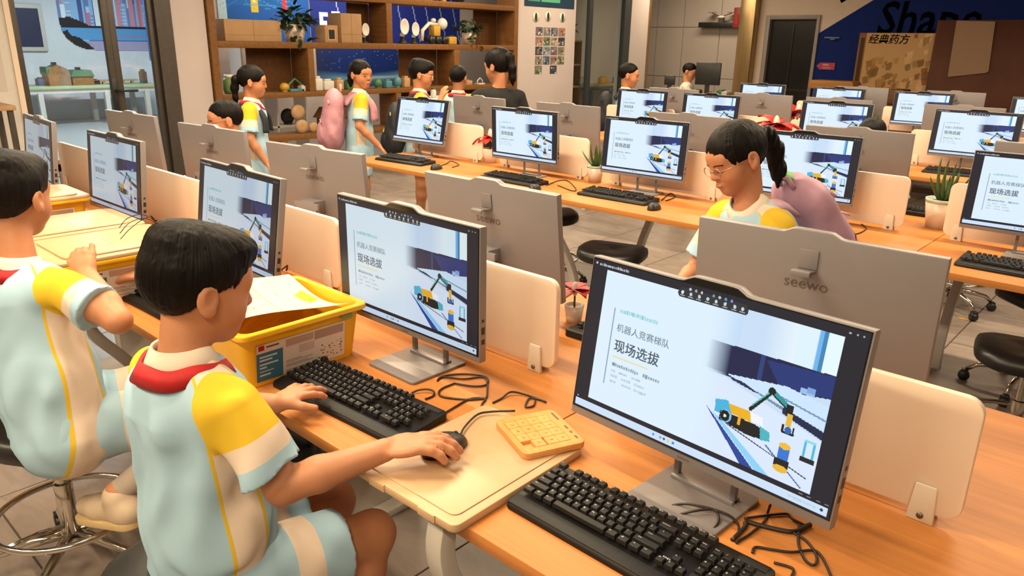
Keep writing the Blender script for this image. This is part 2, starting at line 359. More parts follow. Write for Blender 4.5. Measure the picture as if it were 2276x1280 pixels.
# ------------------------------------------------------------------ back wall y = YB with dark doorway, pillar, recess panels
YB = 10.6
DX0, DX1, DZ1 = -5.33, -4.53, 2.02
wb = struct(MB().b6(DX0-0.15, DX0, YB, YB+0.12, 0, CZ).b6(DX0, DX1, YB, YB+0.12, DZ1, CZ).b6(DX1, 4.0, YB, YB+0.12, 0, CZ).build('wall_back', pm('back_wall_paint', (0.50, 0.40, 0.32), 0.8, var=0.03)))
d3 = struct(bpy.data.objects.new('door_3', None)); COL.objects.link(d3); d3.location = (0, YB, 0)
fm = pm('grey_door_frame', (0.20, 0.17, 0.15), 0.5)
MB().b6(DX0-.02, DX0+.05, -.03, .12, 0, DZ1+.02).build('door_jamb', fm, d3, bevel=.004)
MB().b6(DX1-.03, DX1+.02, -.03, .12, 0, DZ1+.02).build('door_jamb', fm, d3, bevel=.004)
MB().b6(DX0+.05, DX1-.03, -.03, .12, DZ1-.04, DZ1+.02).build('door_head', fm, d3, bevel=.004)
dl = MB().b6(DX0+.05, DX1-.03, .05, .09, 0.0, DZ1-.04).build('door_leaf', pm('dark_doorway_gloss', (0.004, 0.004, 0.005), 0.25), d3)  # black leaf paints in the unlit room behind the glass door
MB().b6(DX0+.40, DX0+.42, .035, .05, .95, DZ1-.1).build('door_strip', pm('dark_grey_steel', (0.03, 0.03, 0.03), 0.3, 0.6), dl)
MB().b6(DX0+.1, DX1-.05, .035, .05, .93, .97).build('push_bar', MATS['dark_grey_steel'], dl)
pil = struct(MB().b6(-5.72, -5.47, YB-.18, YB+.4, 0, CZ).build('trim_4', m_gold, bevel=.01))
# recess wall: white panels in a grid
rw = struct(MB().b6(-9.3, -4.6, 12.66, 12.75, 0, CZ).build('wall_recess', pm('panel_joint', (0.30, 0.26, 0.22), 0.8)))
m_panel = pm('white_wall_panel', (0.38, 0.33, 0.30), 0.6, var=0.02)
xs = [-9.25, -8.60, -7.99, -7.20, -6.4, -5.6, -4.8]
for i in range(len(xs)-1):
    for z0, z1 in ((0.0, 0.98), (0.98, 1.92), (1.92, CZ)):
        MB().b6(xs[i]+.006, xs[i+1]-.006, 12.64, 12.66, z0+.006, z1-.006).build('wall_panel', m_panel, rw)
struct(MB().b6(-4.72, -4.6, YB+.12, 12.7, 0, CZ).build('wall_recess', m_wall))
# blue paint on the back wall, diagonal edge, with lettering
m_navy = pm('navy_wall_paint', (0.006, 0.017, 0.115), 0.75, var=0.06, spec=0.1)
P = [by(q, YB) for q in ((1820, 74), (1945, -2))]
sl = (P[1][2]-P[0][2])/(P[1][0]-P[0][0])
out = [(P[0][0], 0.0), (P[0][0], P[0][2]), (P[0][0]+(CZ-P[0][2])/sl, CZ), (4.0, CZ), (4.0, 0.0)]
MB().prism(out, 0, 0.004, Matrix.Translation((0, YB, 0)) @ XZ).build('painted_area', m_navy, wb)
def wall_text(s, px0, px1, hpx, Y, name, mat, parent, rot=0.0, bold=0.0, depth=0.006, shear=0.0, y_off=0.006):
    a = by(px0, Y); b_ = by(px1, Y); h = hpx
    me = text_mesh(s, h, name, bold=bold, shear=shear, extrude=depth/2)
    v = np.array([q.co[:] for q in me.vertices]); wd = v[:, 0].max()-v[:, 0].min(); k = abs(b_[0]-a[0])/math.cos(rot)/wd
    o = mobj(name, me, mat, parent, (a[0], Y-y_off, a[2]), (PI/2, -rot, 0)); o.scale = (k, 1, 1); return o
m_ink = pm('black_lettering', (0.0015, 0.0015, 0.002), 0.9, spec=0.02)
wall_text('Shape', (1950, 45), (2178, 48), 0.62, YB, 'wall_lettering', m_ink, wb, bold=0.008, shear=0.12)
wall_text('Tou', (1846, -2), (1960, -62), 0.42, YB, 'wall_lettering', m_ink, wb, rot=math.atan(sl), bold=0.01)

# ------------------------------------------------------------------ desks
def make_desk(x0, x1, y0, label, grp, last):
    t = thing('computer_desk', ((x0+x1)/2, y0+0.6, 0), 0, label, 'desk', grp); w2 = (x1-x0)/2-0.0015
    top = MB(); top.b6(-w2, w2, -0.6, 0.6, 0.722, 0.75)
    top.build('tabletop', m_desk, t, bevel=0.002)
    MB().b6(-w2+.15, w2-.15, -0.33, 0.33, 0.69, 0.722).build('underframe', m_legw, t, bevel=0.003)
    col = MB().b6(-0.035, 0.035, -0.16, 0.16, 0.03, 0.70).build('cable_column', m_legw, t, bevel=0.004)
    MB().b6(-0.09, 0.09, -0.26, 0.26, 0.0, 0.03).build('foot_plate', m_legw, col, bevel=0.006)
    for zz in (0.35, 0.52): MB().lathe([(0.026, 0), (0.026, 0.003)], 16, Matrix.Translation((0.0351, 0, zz)) @ Matrix.Rotation(PI/2, 4, 'Y')).build('hole_shade_disc', m_black, col)  # flat black disc paints the shade inside a hole
    for sx in ((-1, 1) if last else (-1,)):
        for sy in (-1, 1):
            # flat curved steel band from the front edge bowing down to the floor under the middle
            path = catmull([(-0.56, 0.722), (-0.575, 0.64), (-0.55, 0.55), (-0.47, 0.44), (-0.38, 0.30), (-0.33, 0.15), (-0.34, 0.0)], 5)
            m = MB(); vs = []; fs = []; n = len(path)
            for i, (yy, zz) in enumerate(path):
                a = path[max(i-1, 0)]; b_ = path[min(i+1, n-1)]; tx, tz = b_[0]-a[0], b_[1]-a[1]; L = math.hypot(tx, tz); nx, nz = -tz/L*.02, tx/L*.02
                for (ox, s_) in ((-.022, 1), (.022, 1), (.022, -1), (-.022, -1)): vs.append((sx*(w2-0.03)+ox, -sy*(yy+s_*nx), zz+s_*nz))
            for i in range(n-1):
                for k in range(4): fs.append((i*4+k, i*4+(k+1) % 4, i*4+4+(k+1) % 4, i*4+4+k))
            fs += [(3, 2, 1, 0), (n*4-4, n*4-3, n*4-2, n*4-1)]
            if sy > 0: fs = [tuple(reversed(f)) for f in fs]
            m.add(vs, fs).build('leg', m_legw, t, bevel=0.003)
    return t
ROWY = [-0.352, 2.065, 4.49, 6.86]; ROWX = [-4.60, -4.46, -4.36, -4.36]
rown = ['nearest row', 'second row', 'third row', 'farthest row']; seg = ['left', 'middle', 'right']
for r in range(4):
    for k in range(3):
        make_desk(ROWX[r]+1.86*k, ROWX[r]+1.86*(k+1), ROWY[r], f'light oak computer desk with white curved legs, {seg[k]} unit of the {rown[r]}', 'computer desks', k == 2)

# ------------------------------------------------------------------ divider boards
def make_divider():
    t = thing('desk_divider')
    out = rrect(0.76, 0.240, 0.03, 5)
    MB().prism(out, -0.009, 0.009, Matrix.Translation((0, 0, 0.137)) @ XZ).build('divider_panel', m_cream, t, bevel=0.003, ang=60)
    for sx in (-1, 1):
        for sy in (-1, 1):
            o = MB().box((sx*0.32, sy*0.0145, 0.037), (0.046, 0.011, 0.074), taper=(0.78, 0.6)).build('bracket', m_clip, t, bevel=0.003)
            MB().lathe([(0.006, 0), (0.006, 0.002)], 10, Matrix.Translation((sx*0.32, sy*0.0205, 0.014)) @ Matrix.Rotation(-sy*PI/2, 4, 'X')).build('bracket_screw', pm('steel_screw', (0.2, 0.17, 0.13), 0.4, 0.8), o)
    return t
dv0 = make_divider(); first = True
where = {0: ['left end', 'second from the left', 'middle', 'second from the right', 'right end'], }
for r in range(4):
    for k in range(6 if r else 5):
        xr = (-0.11 if r == 0 else -0.11+0.14 if r == 1 else 0.12)-0.93*(4-k)
        t = dv0 if first else copy_tree(dv0); first = False
        t.location = (xr-0.38, ROWY[r]+0.602, 0.75)
        nth = ['first', 'second', 'third', 'fourth', 'fifth', 'sixth'][k]
        tag(t, f'cream desk divider board on small brackets, {nth} from the left on the {rown[r]}', 'divider', 'cream desk dividers')
# ------------------------------------------------------------------ monitors
SW, SH = 0.536, 0.308
def slide():
    nx, ny = 400, 230
    p = Paint(nx, ny, '1b1f2b')
    W = 'dff2ff'
    p.rect(.065, .054, .933, .913, W)
    # photo on the right half: window light, navy wall, tables
    p.hgrad(.50, .054, .62, .913, 'b9d6f8', 0, .75); p.rect(.62, .054, .933, .913, 'c3dbf8', .75)
    p.hgrad(.70, .054, .80, .27, 'eefaff', 0, .8); p.rect(.80, .054, .86, .27, 'dff5ff'); p.rect(.862, .054, .876, .28, '6fb8f2'); p.rect(.876, .054, .888, .28, '3d86b8'); p.rect(.888, .054, .933, .28, 'e8fbff')
    p.hgrad(.520, .275, .60, .452, '14204a', 0, 1); p.poly([(.599, .272), (.933, .262), (.933, .385), (.78, .43), (.599, .453)], '14204a'); p.rect(.70, .27, .716, .43, '2a4a86', .7); p.poly([(.72, .29), (.933, .265), (.933, .38), (.78, .42)], '23408c', .6)
    p.poly([(.52, .47), (.60, .462), (.933, .62), (.933, .913), (.52, .913)], 'dcebff'); p.poly([(.60, .438), (.80, .395), (.933, .43), (.933, .555), (.66, .47)], 'cfe8ff'); p.poly([(.61, .447), (.66, .455), (.72, .488), (.70, .487), (.62, .462)], '1b2f4e'); p.poly([(.80, .512), (.933, .565), (.933, .61), (.80, .545)], '16284a'); p.poly([(.70, .475), (.80, .512), (.80, .53), (.72, .492)], '24426a', .7); p.line(.75, .45, .933, .505, .005, '4f7fa8', .8); p.rect(.84, .372, .885, .405, '9dc0ee'); p.rect(.86, .36, .885, .39, '7fa6e0'); p.hgrad(.50, .44, .60, .913, W, 1, 0); p.hgrad(.50, .054, .60, .27, W, .7, 0)
    # mat stripes
    p.poly([(.545, .655), (.565, .68), (.745, .913), (.70, .913)], '24479a'); p.poly([(.57, .68), (.60, .70), (.80, .913), (.75, .913)], '8fd4fa'); p.line(.63, .72, .91, .84, .003, '3a4654'); p.line(.77, .75, .90, .90, .004, '4a6aa0')
    # robot car with arm
    p.poly([(.578, .60), (.62, .585), (.64, .63), (.64, .67), (.58, .675)], '46b6e0'); p.poly([(.625, .60), (.70, .60), (.71, .66), (.64, .65)], 'f0b422'); p.poly([(.60, .655), (.72, .66), (.77, .68), (.77, .73), (.70, .735), (.60, .71)], '15191c'); p.rect(.665, .63, .675, .70, 'efae2a'); p.poly([(.74, .66), (.775, .675), (.78, .725), (.75, .735)], '49b7c4'); p.poly([(.70, .60), (.745, .61), (.75, .655), (.71, .65)], 'f4f8fb')
    p.disc(.622, .678, .021, .038, '79c2ec'); p.disc(.619, .678, .017, .032, '101418'); p.disc(.619, .678, .005, .010, 'e8eef2')
    p.line(.70, .585, .757, .452, .011, '14211f'); p.line(.703, .56, .752, .455, .004, '52c0b8'); p.line(.757, .445, .815, .50, .014, '2a9a9c'); p.line(.757, .46, .812, .515, .004, '101a1c'); p.disc(.757, .447, .012, .02, '10191a'); p.rect(.810, .485, .832, .54, '141a20'); p.rect(.818, .535, .834, .605, 'edb93a'); p.rect(.808, .60, .814, .64, '14191e'); p.rect(.842, .60, .848, .64, '14191e'); p.line(.811, .64, .846, .64, .006, '14191e'); p.disc(.829, .625, .011, .02, '2b66b4')
    p.rect(.812, .72, .848, .80, '3477d6'); p.disc(.830, .715, .019, .018, 'f2bf3a'); p.rect(.806, .79, .852, .835, '171b20'); p.disc(.829, .845, .024, .02, 'f0b93a'); p.rect(.884, .635, .893, .74, '46bfdc'); p.rect(.912, .635, .921, .74, '46bfdc'); p.rect(.884, .635, .921, .65, '8adcea'); p.rect(.880, .73, .926, .757, '1d2428')
    # text block furniture
    p.rect(.123, .272, .128, .779, '8fa6b8'); p.rect(.146, .577, .303, .585, 'f0dfa0')
    R = np.random.default_rng(3)
    def greek(u0, u1, v, h, c, al):
        u = u0
        while u < u1-.006:
            wd = R.uniform(.006, .010); p.rect(u, v-h*R.uniform(.7, 1), min(u+wd, u1), v+h*R.uniform(.7, 1), c, al*R.uniform(.6, 1)); u += wd+.002
    greek(.149, .313, .283, .013, '5fc6c8', .8); greek(.149, .275, .634, .012, '5a7688', .85); greek(.287, .357, .635, .012, '5a7688', .85)
    for v, sp in ((.676, ((.149, .17), (.185, .228), (.242, .283))), (.710, ((.149, .182), (.20, .243), (.258, .30))), (.746, ((.149, .185), (.205, .248), (.26, .314)))):
        for a, b_ in sp: greek(a, b_, v, .009, 'a9bccb', .8)
    # title bar, toolbar, task bar
    greek(.028, .16, .028, .009, 'cfd6dc', .8); p.disc(.014, .024, .004, .007, 'cfd6dc')
    for u in (.944, .965, .983): p.disc(u, .026, .003, .006, 'aeb6be')
    m = ((p.U > .38) & (p.U < .622) & (p.V < .088) & (p.V > .03)) | (((p.U-.385)/.014)**2+((p.V-.063)/.026)**2 < 1) | (((p.U-.617)/.014)**2+((p.V-.063)/.026)**2 < 1); p.mask(m.astype(float), '2a323c')
    for k, u in enumerate((.388, .42, .452, .484, .515, .548, .582, .61)):
        p.disc(u, .058, .0055, .010, 'd0d4d0' if k else 'e8ecec'); p.rect(u-.009, .073, u+.009, .079, 'c2c8c8')
    for k, u in enumerate((.415, .437, .459, .503, .525, .547, .569)):
        p.disc(u, .031, .0045, .008, ('c8ced2', 'a8b0b8', 'c8ced2', '7aa09a', 'c8ced2', '4aa6dc', '9a8af0')[k])
    p.rect(.008, .942, .992, .99, 'cfe4fb')
    for u, c in ((.37, '3a9fe6'), (.40, '8aa0b0'), (.415, '4a6270'), (.432, 'e6d34a'), (.452, '3a84d6'), (.975, '2c3640')): p.disc(u, .966, .0045, .009, c)
    greek(.87, .96, .966, .007, 'b4c8d8', .7); p.disc(.016, .928, .003, .006, 'b0b6bc')
    for u in (.90, .925, .955, .98): p.rect(u, .924, u+.012, .932, '8f979f')
    return p.a
m_screen = {}
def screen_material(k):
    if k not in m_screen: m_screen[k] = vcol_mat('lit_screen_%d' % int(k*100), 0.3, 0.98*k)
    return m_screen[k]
sl_me = color_grid('screen', slide(), SW-0.004, SH-0.004, screen_material(1.0))
def centered_text(s, size, name, bold):
    me = text_mesh(s, size, name, bold=bold); return me
t1_me = centered_text('机器人竞赛梯队', 0.0163, 'slide_text', 0.0); t2_me = centered_text('现场选拔', 0.0255, 'slide_text', 0.0)
def fit(me, w):
    v = np.array([q.co[:] for q in me.vertices]); k = w/(v[:, 0].max()-v[:, 0].min()); x0 = v[:, 0].min(); yc = (v[:, 1].max()+v[:, 1].min())/2
    for q in me.vertices: q.co.x = (q.co.x-x0)*k; q.co.y = (q.co.y-yc)*k
    me.update()
fit(t1_me, .224*SW); fit(t2_me, .192*SW)
def embolden(me, d):
    m = MB(); vs = [v.co[:] for v in me.vertices]; fs = [tuple(p.vertices) for p in me.polygons]
    for ox, oy, oz in ((0, 0, 0), (d, 0, .00002), (0, d*.6, .00004), (d, d*.6, .00006)): m.add([(x+ox, y+oy, z+oz) for x, y, z in vs], fs)
    return m.mesh(me.name)
t1_me = embolden(t1_me, .0003); t2_me = embolden(t2_me, .0009)
m_st1 = pm('slide_ink_grey', (0.03, 0.05, 0.06), 0.5, emit='66808e', es=0.9); m_st2 = pm('slide_ink_dark', (0.02, 0.03, 0.04), 0.5, emit='3c566a', es=0.8)
t1_me.materials.append(m_st1); t2_me.materials.append(m_st2)
lg_me = text_mesh('seewo', 0.036, 'brand_lettering'); fit(lg_me, 0.098); lg_me.materials.append(pm('engraved_brand_ink', (0.10, 0.085, 0.075), 0.5))
lg2 = text_mesh('seewo', 0.006, 'brand_lettering'); fit(lg2, 0.026); lg2.materials.append(MATS['engraved_brand_ink'])
def hump(z0, dz, inset=0.0, side=0.0):
    """outline of the screen head in x,z with the camera hump on the top edge"""
    L, Rr = -SW/2-side, SW/2+side; x = lambda u: (u-.5)*SW
    pts = [(L, z0), (Rr, z0), (Rr, SH+dz)]
    for u, k in ((.635, 0), (.615, .12), (.595, .6), (.58, .93), (.565, 1), (.435, 1), (.42, .93), (.405, .6), (.385, .12), (.365, 0)): pts.append((x(u), SH+dz+0.0115*k))
    pts.append((L, SH+dz)); return pts
MON = {}
def monitor_proto():
    t = thing('computer_monitor')
    b = MB().prism(rrect(0.185, 0.19, 0.012, 4, 0, 0.04), 0, 0.008).build('base_plate', m_grey, t, bevel=0.002)
    n = MB()
    for sx in (-1, 1): n.box((sx*0.062, 0.085, 0.10), (0.012, 0.012, 0.20))
    n.box((0, 0.085, 0.19), (0.136, 0.012, 0.06)); n.box((0, 0.085, 0.011), (0.136, 0.03, 0.008)); n.box((0, 0.058, 0.20), (0.08, 0.06, 0.05))
    n.build('stand_neck', m_grey, t, bevel=0.002)
    h = MB().prism(hump(-0.0165, 0.0035, 0, 0.003), -0.022, 0.0, XZ).build('housing', m_grey, t, (0, 0, 0.115), (-math.radians(6), 0, 0), bevel=0.0025, ang=50)
    MB().prism(hump(0, 0), 0.0, 0.0012, XZ).build('front_glass', m_bezel, h)
    mobj('screen', sl_me, None, h, (0, -0.0016, 0.002))
    mobj('slide_text', t1_me, None, h, (.149*SW-SW/2, -0.0020, SH*(1-.392)), (PI/2, 0, 0))
    mobj('slide_text', t2_me, None, h, (.150*SW-SW/2, -0.0020, SH*(1-.508)), (PI/2, 0, 0))
    mobj('brand_lettering', lg2, None, h, (-0.013, -0.0006, -0.0085), (PI/2, 0, 0))
    mobj('brand_lettering', lg_me, None, h, (0.049, 0.0226, SH-0.112), (PI/2, 0, PI))
    hk = MB().box((0, 0.024, SH-0.050), (0.042, 0.004, 0.045)).box((0, 0.045, SH-0.071), (0.042, 0.045, 0.004), (math.radians(12), 0, 0)).box((0, 0.069, SH-0.072), (0.042, 0.004, 0.012))
    hk.build('headset_hook', m_grey, h, bevel=0.0015)
    MB().b6(SW/2+.0031, SW/2+.0037, .006, .016, .03, .042).b6(SW/2+.0031, SW/2+.0037, .006, .016, .055, .072).b6(SW/2+.0031, SW/2+.0037, .007, .014, .085, .092).build('side_port', m_black, h)
    MB().b6(-.05, .05, .02205, .023, .012, .03).build('rear_vent', m_black, h)
    return t
mp0 = monitor_proto(); mon_first = [True]
def place_monitor(x, y, yaw, tilt, label, grp, bright=1.0, z=0.75, back=False):  # bright puts the light lost at a slanting view into the screen glow
    t = mp0 if mon_first[0] else copy_tree(mp0); mon_first[0] = False
    t.location = (x, y, z); t.rotation_euler = (0, 0, yaw); tag(t, label, 'monitor', grp)
    for c in t.children:
        if c.name.split('.')[0] == 'housing':
            c.rotation_euler = (-math.radians(tilt), 0, 0)
            if bright != 1.0:
                for g in c.children:
                    if g.name.split('.')[0] == 'screen':
                        g.material_slots[0].link = 'OBJECT'; g.material_slots[0].material = screen_material(bright)
    return t
GF = 'monitors showing the slide, nearest row'; GB = 'monitors seen from behind'
for (x, y, yw, tl, br, lb) in ((-.507, -.042, -.065, 8.3, 1.0, 'largest lit monitor, in the foreground beside the wooden number puzzle'), (-1.348, .008, -.002, .2, .82, 'lit monitor in front of the seated boy at the black keyboard'), (-2.194, -.014, -.034, 8.8, .66, 'lit monitor half hidden behind the front boy\'s head'), (-3.267, .025, .01, 6.1, .56, 'lit monitor between the two lidded yellow bins'), (-4.212, .023, -.067, 6.4, .42, 'lit monitor dimmed for its slanting view, left end of the nearest row')):
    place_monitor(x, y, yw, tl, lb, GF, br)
for (x, y, yw, tl, lb) in ((-.53, .505, .034, 3.1, 'large beige-grey monitor back in front of the girl with the pink backpack'), (-1.481, .475, .008, 7.4, 'monitor back just behind the monitor the front boy uses'), (-2.439, .487, .127, 4.9, 'monitor back below the girl with the hanging pink backpack'), (-3.323, .514, .083, 2.9, 'monitor back hiding the face of the boy in dark glasses'), (-4.195, .506, .069, 3.7, 'leftmost monitor back, in front of the glass doors')):
    place_monitor(x, y+.022, PI+yw, tl, lb, GB)
GR = 'monitors showing the slide in the rows behind'
for (x, y, yw, tl, lb) in ((-4.207, 2.503, .038, 12, 'lit monitor at the left end of the second row, over the black and yellow backpack'), (-3.098, 2.433, .018, -2, 'second lit monitor from the left on the second row'), (-2.268, 2.501, .036, 4.8, 'lit monitor left of the girl with the pink backpack, beside a spiky plant'), (-1.382, 2.543, .038, 4.1, 'lit monitor right behind the ponytailed girl with glasses'), (-.366, 2.488, .008, 3.4, 'lit monitor cut by the right picture edge, beside the aloe pot')):
    place_monitor(x, y, yw, tl, lb, GR)
def mid(l, r, y): a = by(l, y)[0]; return (a+by(r, y)[0])/2 if r else a+SW/2
for l, r, y, lb in (((1373, 195), (1482, 201), 4.92, 'lit monitor at the left end of the third row, by the dark backpack'), ((1519, 203), (1643, 211), 4.92, 'second lit monitor from the left on the third row'), ((1784, 217), (1941, 227), 4.92, 'lit monitor on the third row behind the red flowers'), ((2083, 235), (2275, 248), 4.94, 'rightmost lit monitor on the third row, above a dark keyboard'),
                     ((1645, 180), (1745, 184), 7.25, 'lit monitor at the left end of the farthest row, below the dark door'), ((1810, 188), (1922, 194), 7.25, 'second lit monitor of the farthest row, under the wooden bench end'), ((1990, 197), (2122, 205), 7.2, 'third lit monitor of the farthest row, beside the white plant pot'), ((2253, 208), None, 7.25, 'lit monitor of the farthest row cut by the right picture edge')):
    place_monitor(mid(l, r, y), y, 0.0, 4.5, lb, GR)
for l, r, y, lb in (((1004, 207), (1132, 220), 2.99, 'monitor back on the second row in front of the woman in black'), ((1190, 228), (1343, 237), 2.99, 'monitor back on the second row below the photo column'), ((1448, 251), None, 2.99, 'monitor back on the second row left of the ponytailed girl\'s hair'), ((1789, 278), (2043, 294), 2.99, 'monitor back on the second row hiding a child, right of the ponytailed girl'), ((2217, 313), None, 2.99, 'monitor back on the second row at the right picture edge'),
                    ((1442, 189), (1560, 196), 5.42, 'monitor back on the third row at its left end'), ((1641, 204), (1757, 210), 5.42, 'monitor back on the third row above the red flowers'), ((1792, 212), (1945, 219), 5.42, 'third monitor back from the left on the third row'), ((2059, 227), None, 5.42, 'rightmost monitor back on the third row'),
                    ((1870, 190), (1971, 195), 7.76, 'monitor back on the farthest row below the wooden display board'), ((2059, 192), (2200, 201), 7.76, 'monitor back on the farthest row below the brown panel')):
    place_monitor(mid(l, r, y), y+.022, PI, 4.0, lb, GB)
# ------------------------------------------------------------------ keyboards and mice
m_key = pm('key_plastic', (0.012, 0.011, 0.010), 0.5, var=0.1, spec=0.3)
m_kbd = pm('keyboard_plastic', (0.008, 0.007, 0.007), 0.45, var=0.1, spec=0.3)
m_rest = pm('wrist_rest_plastic', (0.007, 0.006, 0.0055), 0.5, var=0.06, bump=0.15, bscale=600, spec=0.25)
m_leg = pm('key_legend_ink', (0.62, 0.62, 0.56), 0.5)
U = 0.0188
def key_rows():
    rows = []; x0 = -0.2165
    ys = [0.0665, 0.0405, 0.0215, 0.0025, -0.0165, -0.0355]
    r = [(0, 1, 'Esc')]+[(2+i, 1, 'F%d' % (i+1)) for i in range(4)]+[(6.5+i, 1, 'F%d' % (i+5)) for i in range(4)]+[(11+i, 1, 'F%d' % (i+9)) for i in range(4)]+[(15.25, 1, 'PrtSc'), (16.25, 1, 'ScrLk'), (17.25, 1, 'Pause')]
    rows.append(r)
    rows.append([(i, 1, c) for i, c in enumerate('`1234567890-=')]+[(13, 2, 'Backspace'), (15.25, 1, 'Insert'), (16.25, 1, 'Home'), (17.25, 1, 'PgUp'), (18.5, 1, 'Num'), (19.5, 1, '/'), (20.5, 1, '*'), (21.5, 1, '-')])
    rows.append([(0, 1.5, 'Tab')]+[(1.5+i, 1, c) for i, c in enumerate('QWERTYUIOP[]')]+[(13.5, 1.5, '\\'), (15.25, 1, 'Del'), (16.25, 1, 'End'), (17.25, 1, 'PgDn'), (18.5, 1, '7'), (19.5, 1, '8'), (20.5, 1, '9'), (21.5, 1, '+')])
    rows.append([(0, 1.75, 'Caps')]+[(1.75+i, 1, c) for i, c in enumerate("ASDFGHJKL;'")]+[(12.75, 2.25, 'Enter'), (18.5, 1, '4'), (19.5, 1, '5'), (20.5, 1, '6')])
    rows.append([(0, 2.25, 'Shift')]+[(2.25+i, 1, c) for i, c in enumerate('ZXCVBNM,./')]+[(12.25, 2.75, 'Shift'), (16.25, 1, '^'), (18.5, 1, '1'), (19.5, 1, '2'), (20.5, 1, '3'), (21.5, 1, 'Ent')])
    rows.append([(0, 1.25, 'Ctrl'), (1.25, 1.25, '#'), (2.5, 1.25, 'Alt'), (3.75, 6.25, ''), (10, 1.25, 'Alt'), (11.25, 1.25, '#'), (12.5, 1.25, '='), (13.75, 1.25, 'Ctrl'), (15.25, 1, '<'), (16.25, 1, 'v'), (17.25, 1, '>'), (18.5, 2, '0'), (20.5, 1, '.')])
    out = []
    for y, r in zip(ys, rows):
        for (c, wd, tx) in r: out.append((x0+(c+wd/2)*U, y, wd*U, tx))
    return out
KEYS = key_rows(); kmesh = {}
def keymesh(wd):
    k = round(wd, 4)
    if k not in kmesh: kmesh[k] = MB().box((0, 0, 0.004), (wd-0.0028, U-0.0028, 0.008), taper=((wd-0.006)/(wd-0.0028), 0.76)).mesh('key', [m_key], 0.0007, 1)
    return kmesh[k]
KT = 0.055       # slope of the key deck
def keyboard_body(t):
    pts = [(-0.0825, 0.0), (-0.0825, 0.008), (-0.078, 0.0125), (-0.052, 0.0165), (-0.047, 0.0155), (0.078, 0.0225), (0.0825, 0.019), (0.0825, 0.0)]
    n = 2; out = MB(); vs = []; fs = []; m = len(pts)
    R = 0.014
    secs = [(-0.226, 0.86), (-0.2225, 0.95), (-0.214, 1.0), (0.214, 1.0), (0.2225, 0.95), (0.226, 0.86)]
    for x, s_ in secs:
        for (y, z) in pts: vs.append((x, y*(s_ if z < 1 else 1), z*(1 if s_ > .9 else .9)))
    for i in range(len(secs)-1):
        for k in range(m): fs.append((i*m+k, (i+1)*m+k, (i+1)*m+(k+1) % m, i*m+(k+1) % m))
    fs += [tuple(range(m)), tuple((len(secs)-1)*m+k for k in range(m-1, -1, -1))]
    fs = [tuple(reversed(f)) for f in fs]
    out.add(vs, fs).build('keyboard_case', m_kbd, t, bevel=0.001, seg=1)
    MB().box((0, -0.064, 0.0135), (0.44, 0.029, 0.006), (0.15, 0, 0)).build('wrist_rest', m_rest, t, bevel=0.0025)
def legends():
    m = MB(); cache = {}
    for (x, y, wd, tx) in KEYS:
        if not tx: continue
        sz = 0.0066 if len(tx) == 1 else 0.0038
        if tx not in cache: cache[tx] = text_mesh(tx, sz)
        me = cache[tx]; vs = [v.co[:] for v in me.vertices]; z = 0.0215+(y+0.05)*KT+0.0079
        x0 = x-wd*.33 if len(tx) > 1 else x-0.0045
        m.add([(x0+v[0], y+0.0015+v[1], z+v[1]*KT+0.0001) for v in vs], [tuple(p.vertices) for p in me.polygons])
    return m
LEG = []
def legend_mesh():
    if not LEG: LEG.append(legends().mesh('key_legends', [m_leg]))
    return LEG[0]
def keyboard(x, y, yaw, label, fine, grp='black keyboards'):
    t = thing('keyboard', (x, y, 0.7502), yaw, label, 'keyboard', grp); keyboard_body(t)
    if fine:
        for (kx, ky, wd, tx) in KEYS: mobj('key', keymesh(wd), None, t, (kx, ky, 0.0213+(ky+0.05)*KT-0.0005), (KT, 0, 0))
        mobj('key_legends', legend_mesh(), None, t)
        o = mobj('brand_lettering', text_mesh('seewo', 0.009), m_leg, t, (0.0728, -0.0165, 0.0175+0.0022), (KT, 0, 0))
        MB().box((0.19, 0.067, 0.0224), (0.05, 0.014, 0.0006), (KT, 0, 0)).build('lamp_strip', m_black, t)
    else:
        m = MB()
        for (kx, ky, wd, tx) in KEYS: m.box((kx, ky, 0.0255+(ky+0.05)*KT), (wd-0.003, U-0.003, 0.007), (KT, 0, 0), taper=(0.8, 0.8))
        o = m.build('keys', m_key, t); o['kind'] = 'stuff'
    return t
keyboard(-0.517, -0.183, -0.016, 'black keyboard with wrist rest in the right foreground', True)
keyboard(-1.284, -0.198, 0.05, 'black keyboard under the front boy\'s left hand', True)
keyboard(-2.20, -0.205, 0.03, 'black keyboard beside the elbow of the boy at the left edge', False)
keyboard(-0.98, 0.575, PI+0.03, 'black keyboard end peeking out behind the divider beside the red flower', False)
for x, y, yw, lb in ((-4.09, 2.285, .10, 'black keyboard at the left end of the second row'), (-3.05, 2.285, 0, 'second black keyboard from the left on the second row'), (-2.29, 2.32, .03, 'black keyboard in the middle of the second row, above the empty stools'), (-.345, 2.27, 0, 'black keyboard at the right edge beside the aloe pot'), (-1.14, 4.80, .03, 'black keyboard on the third row, at the right'), (-1.09, 3.17, PI, 'black keyboard hidden behind the aloe pot'), (-1.95, 7.02, 0, 'dark keyboard on the farthest row below the white plant pot')):
    keyboard(x, y, yw, lb, False)
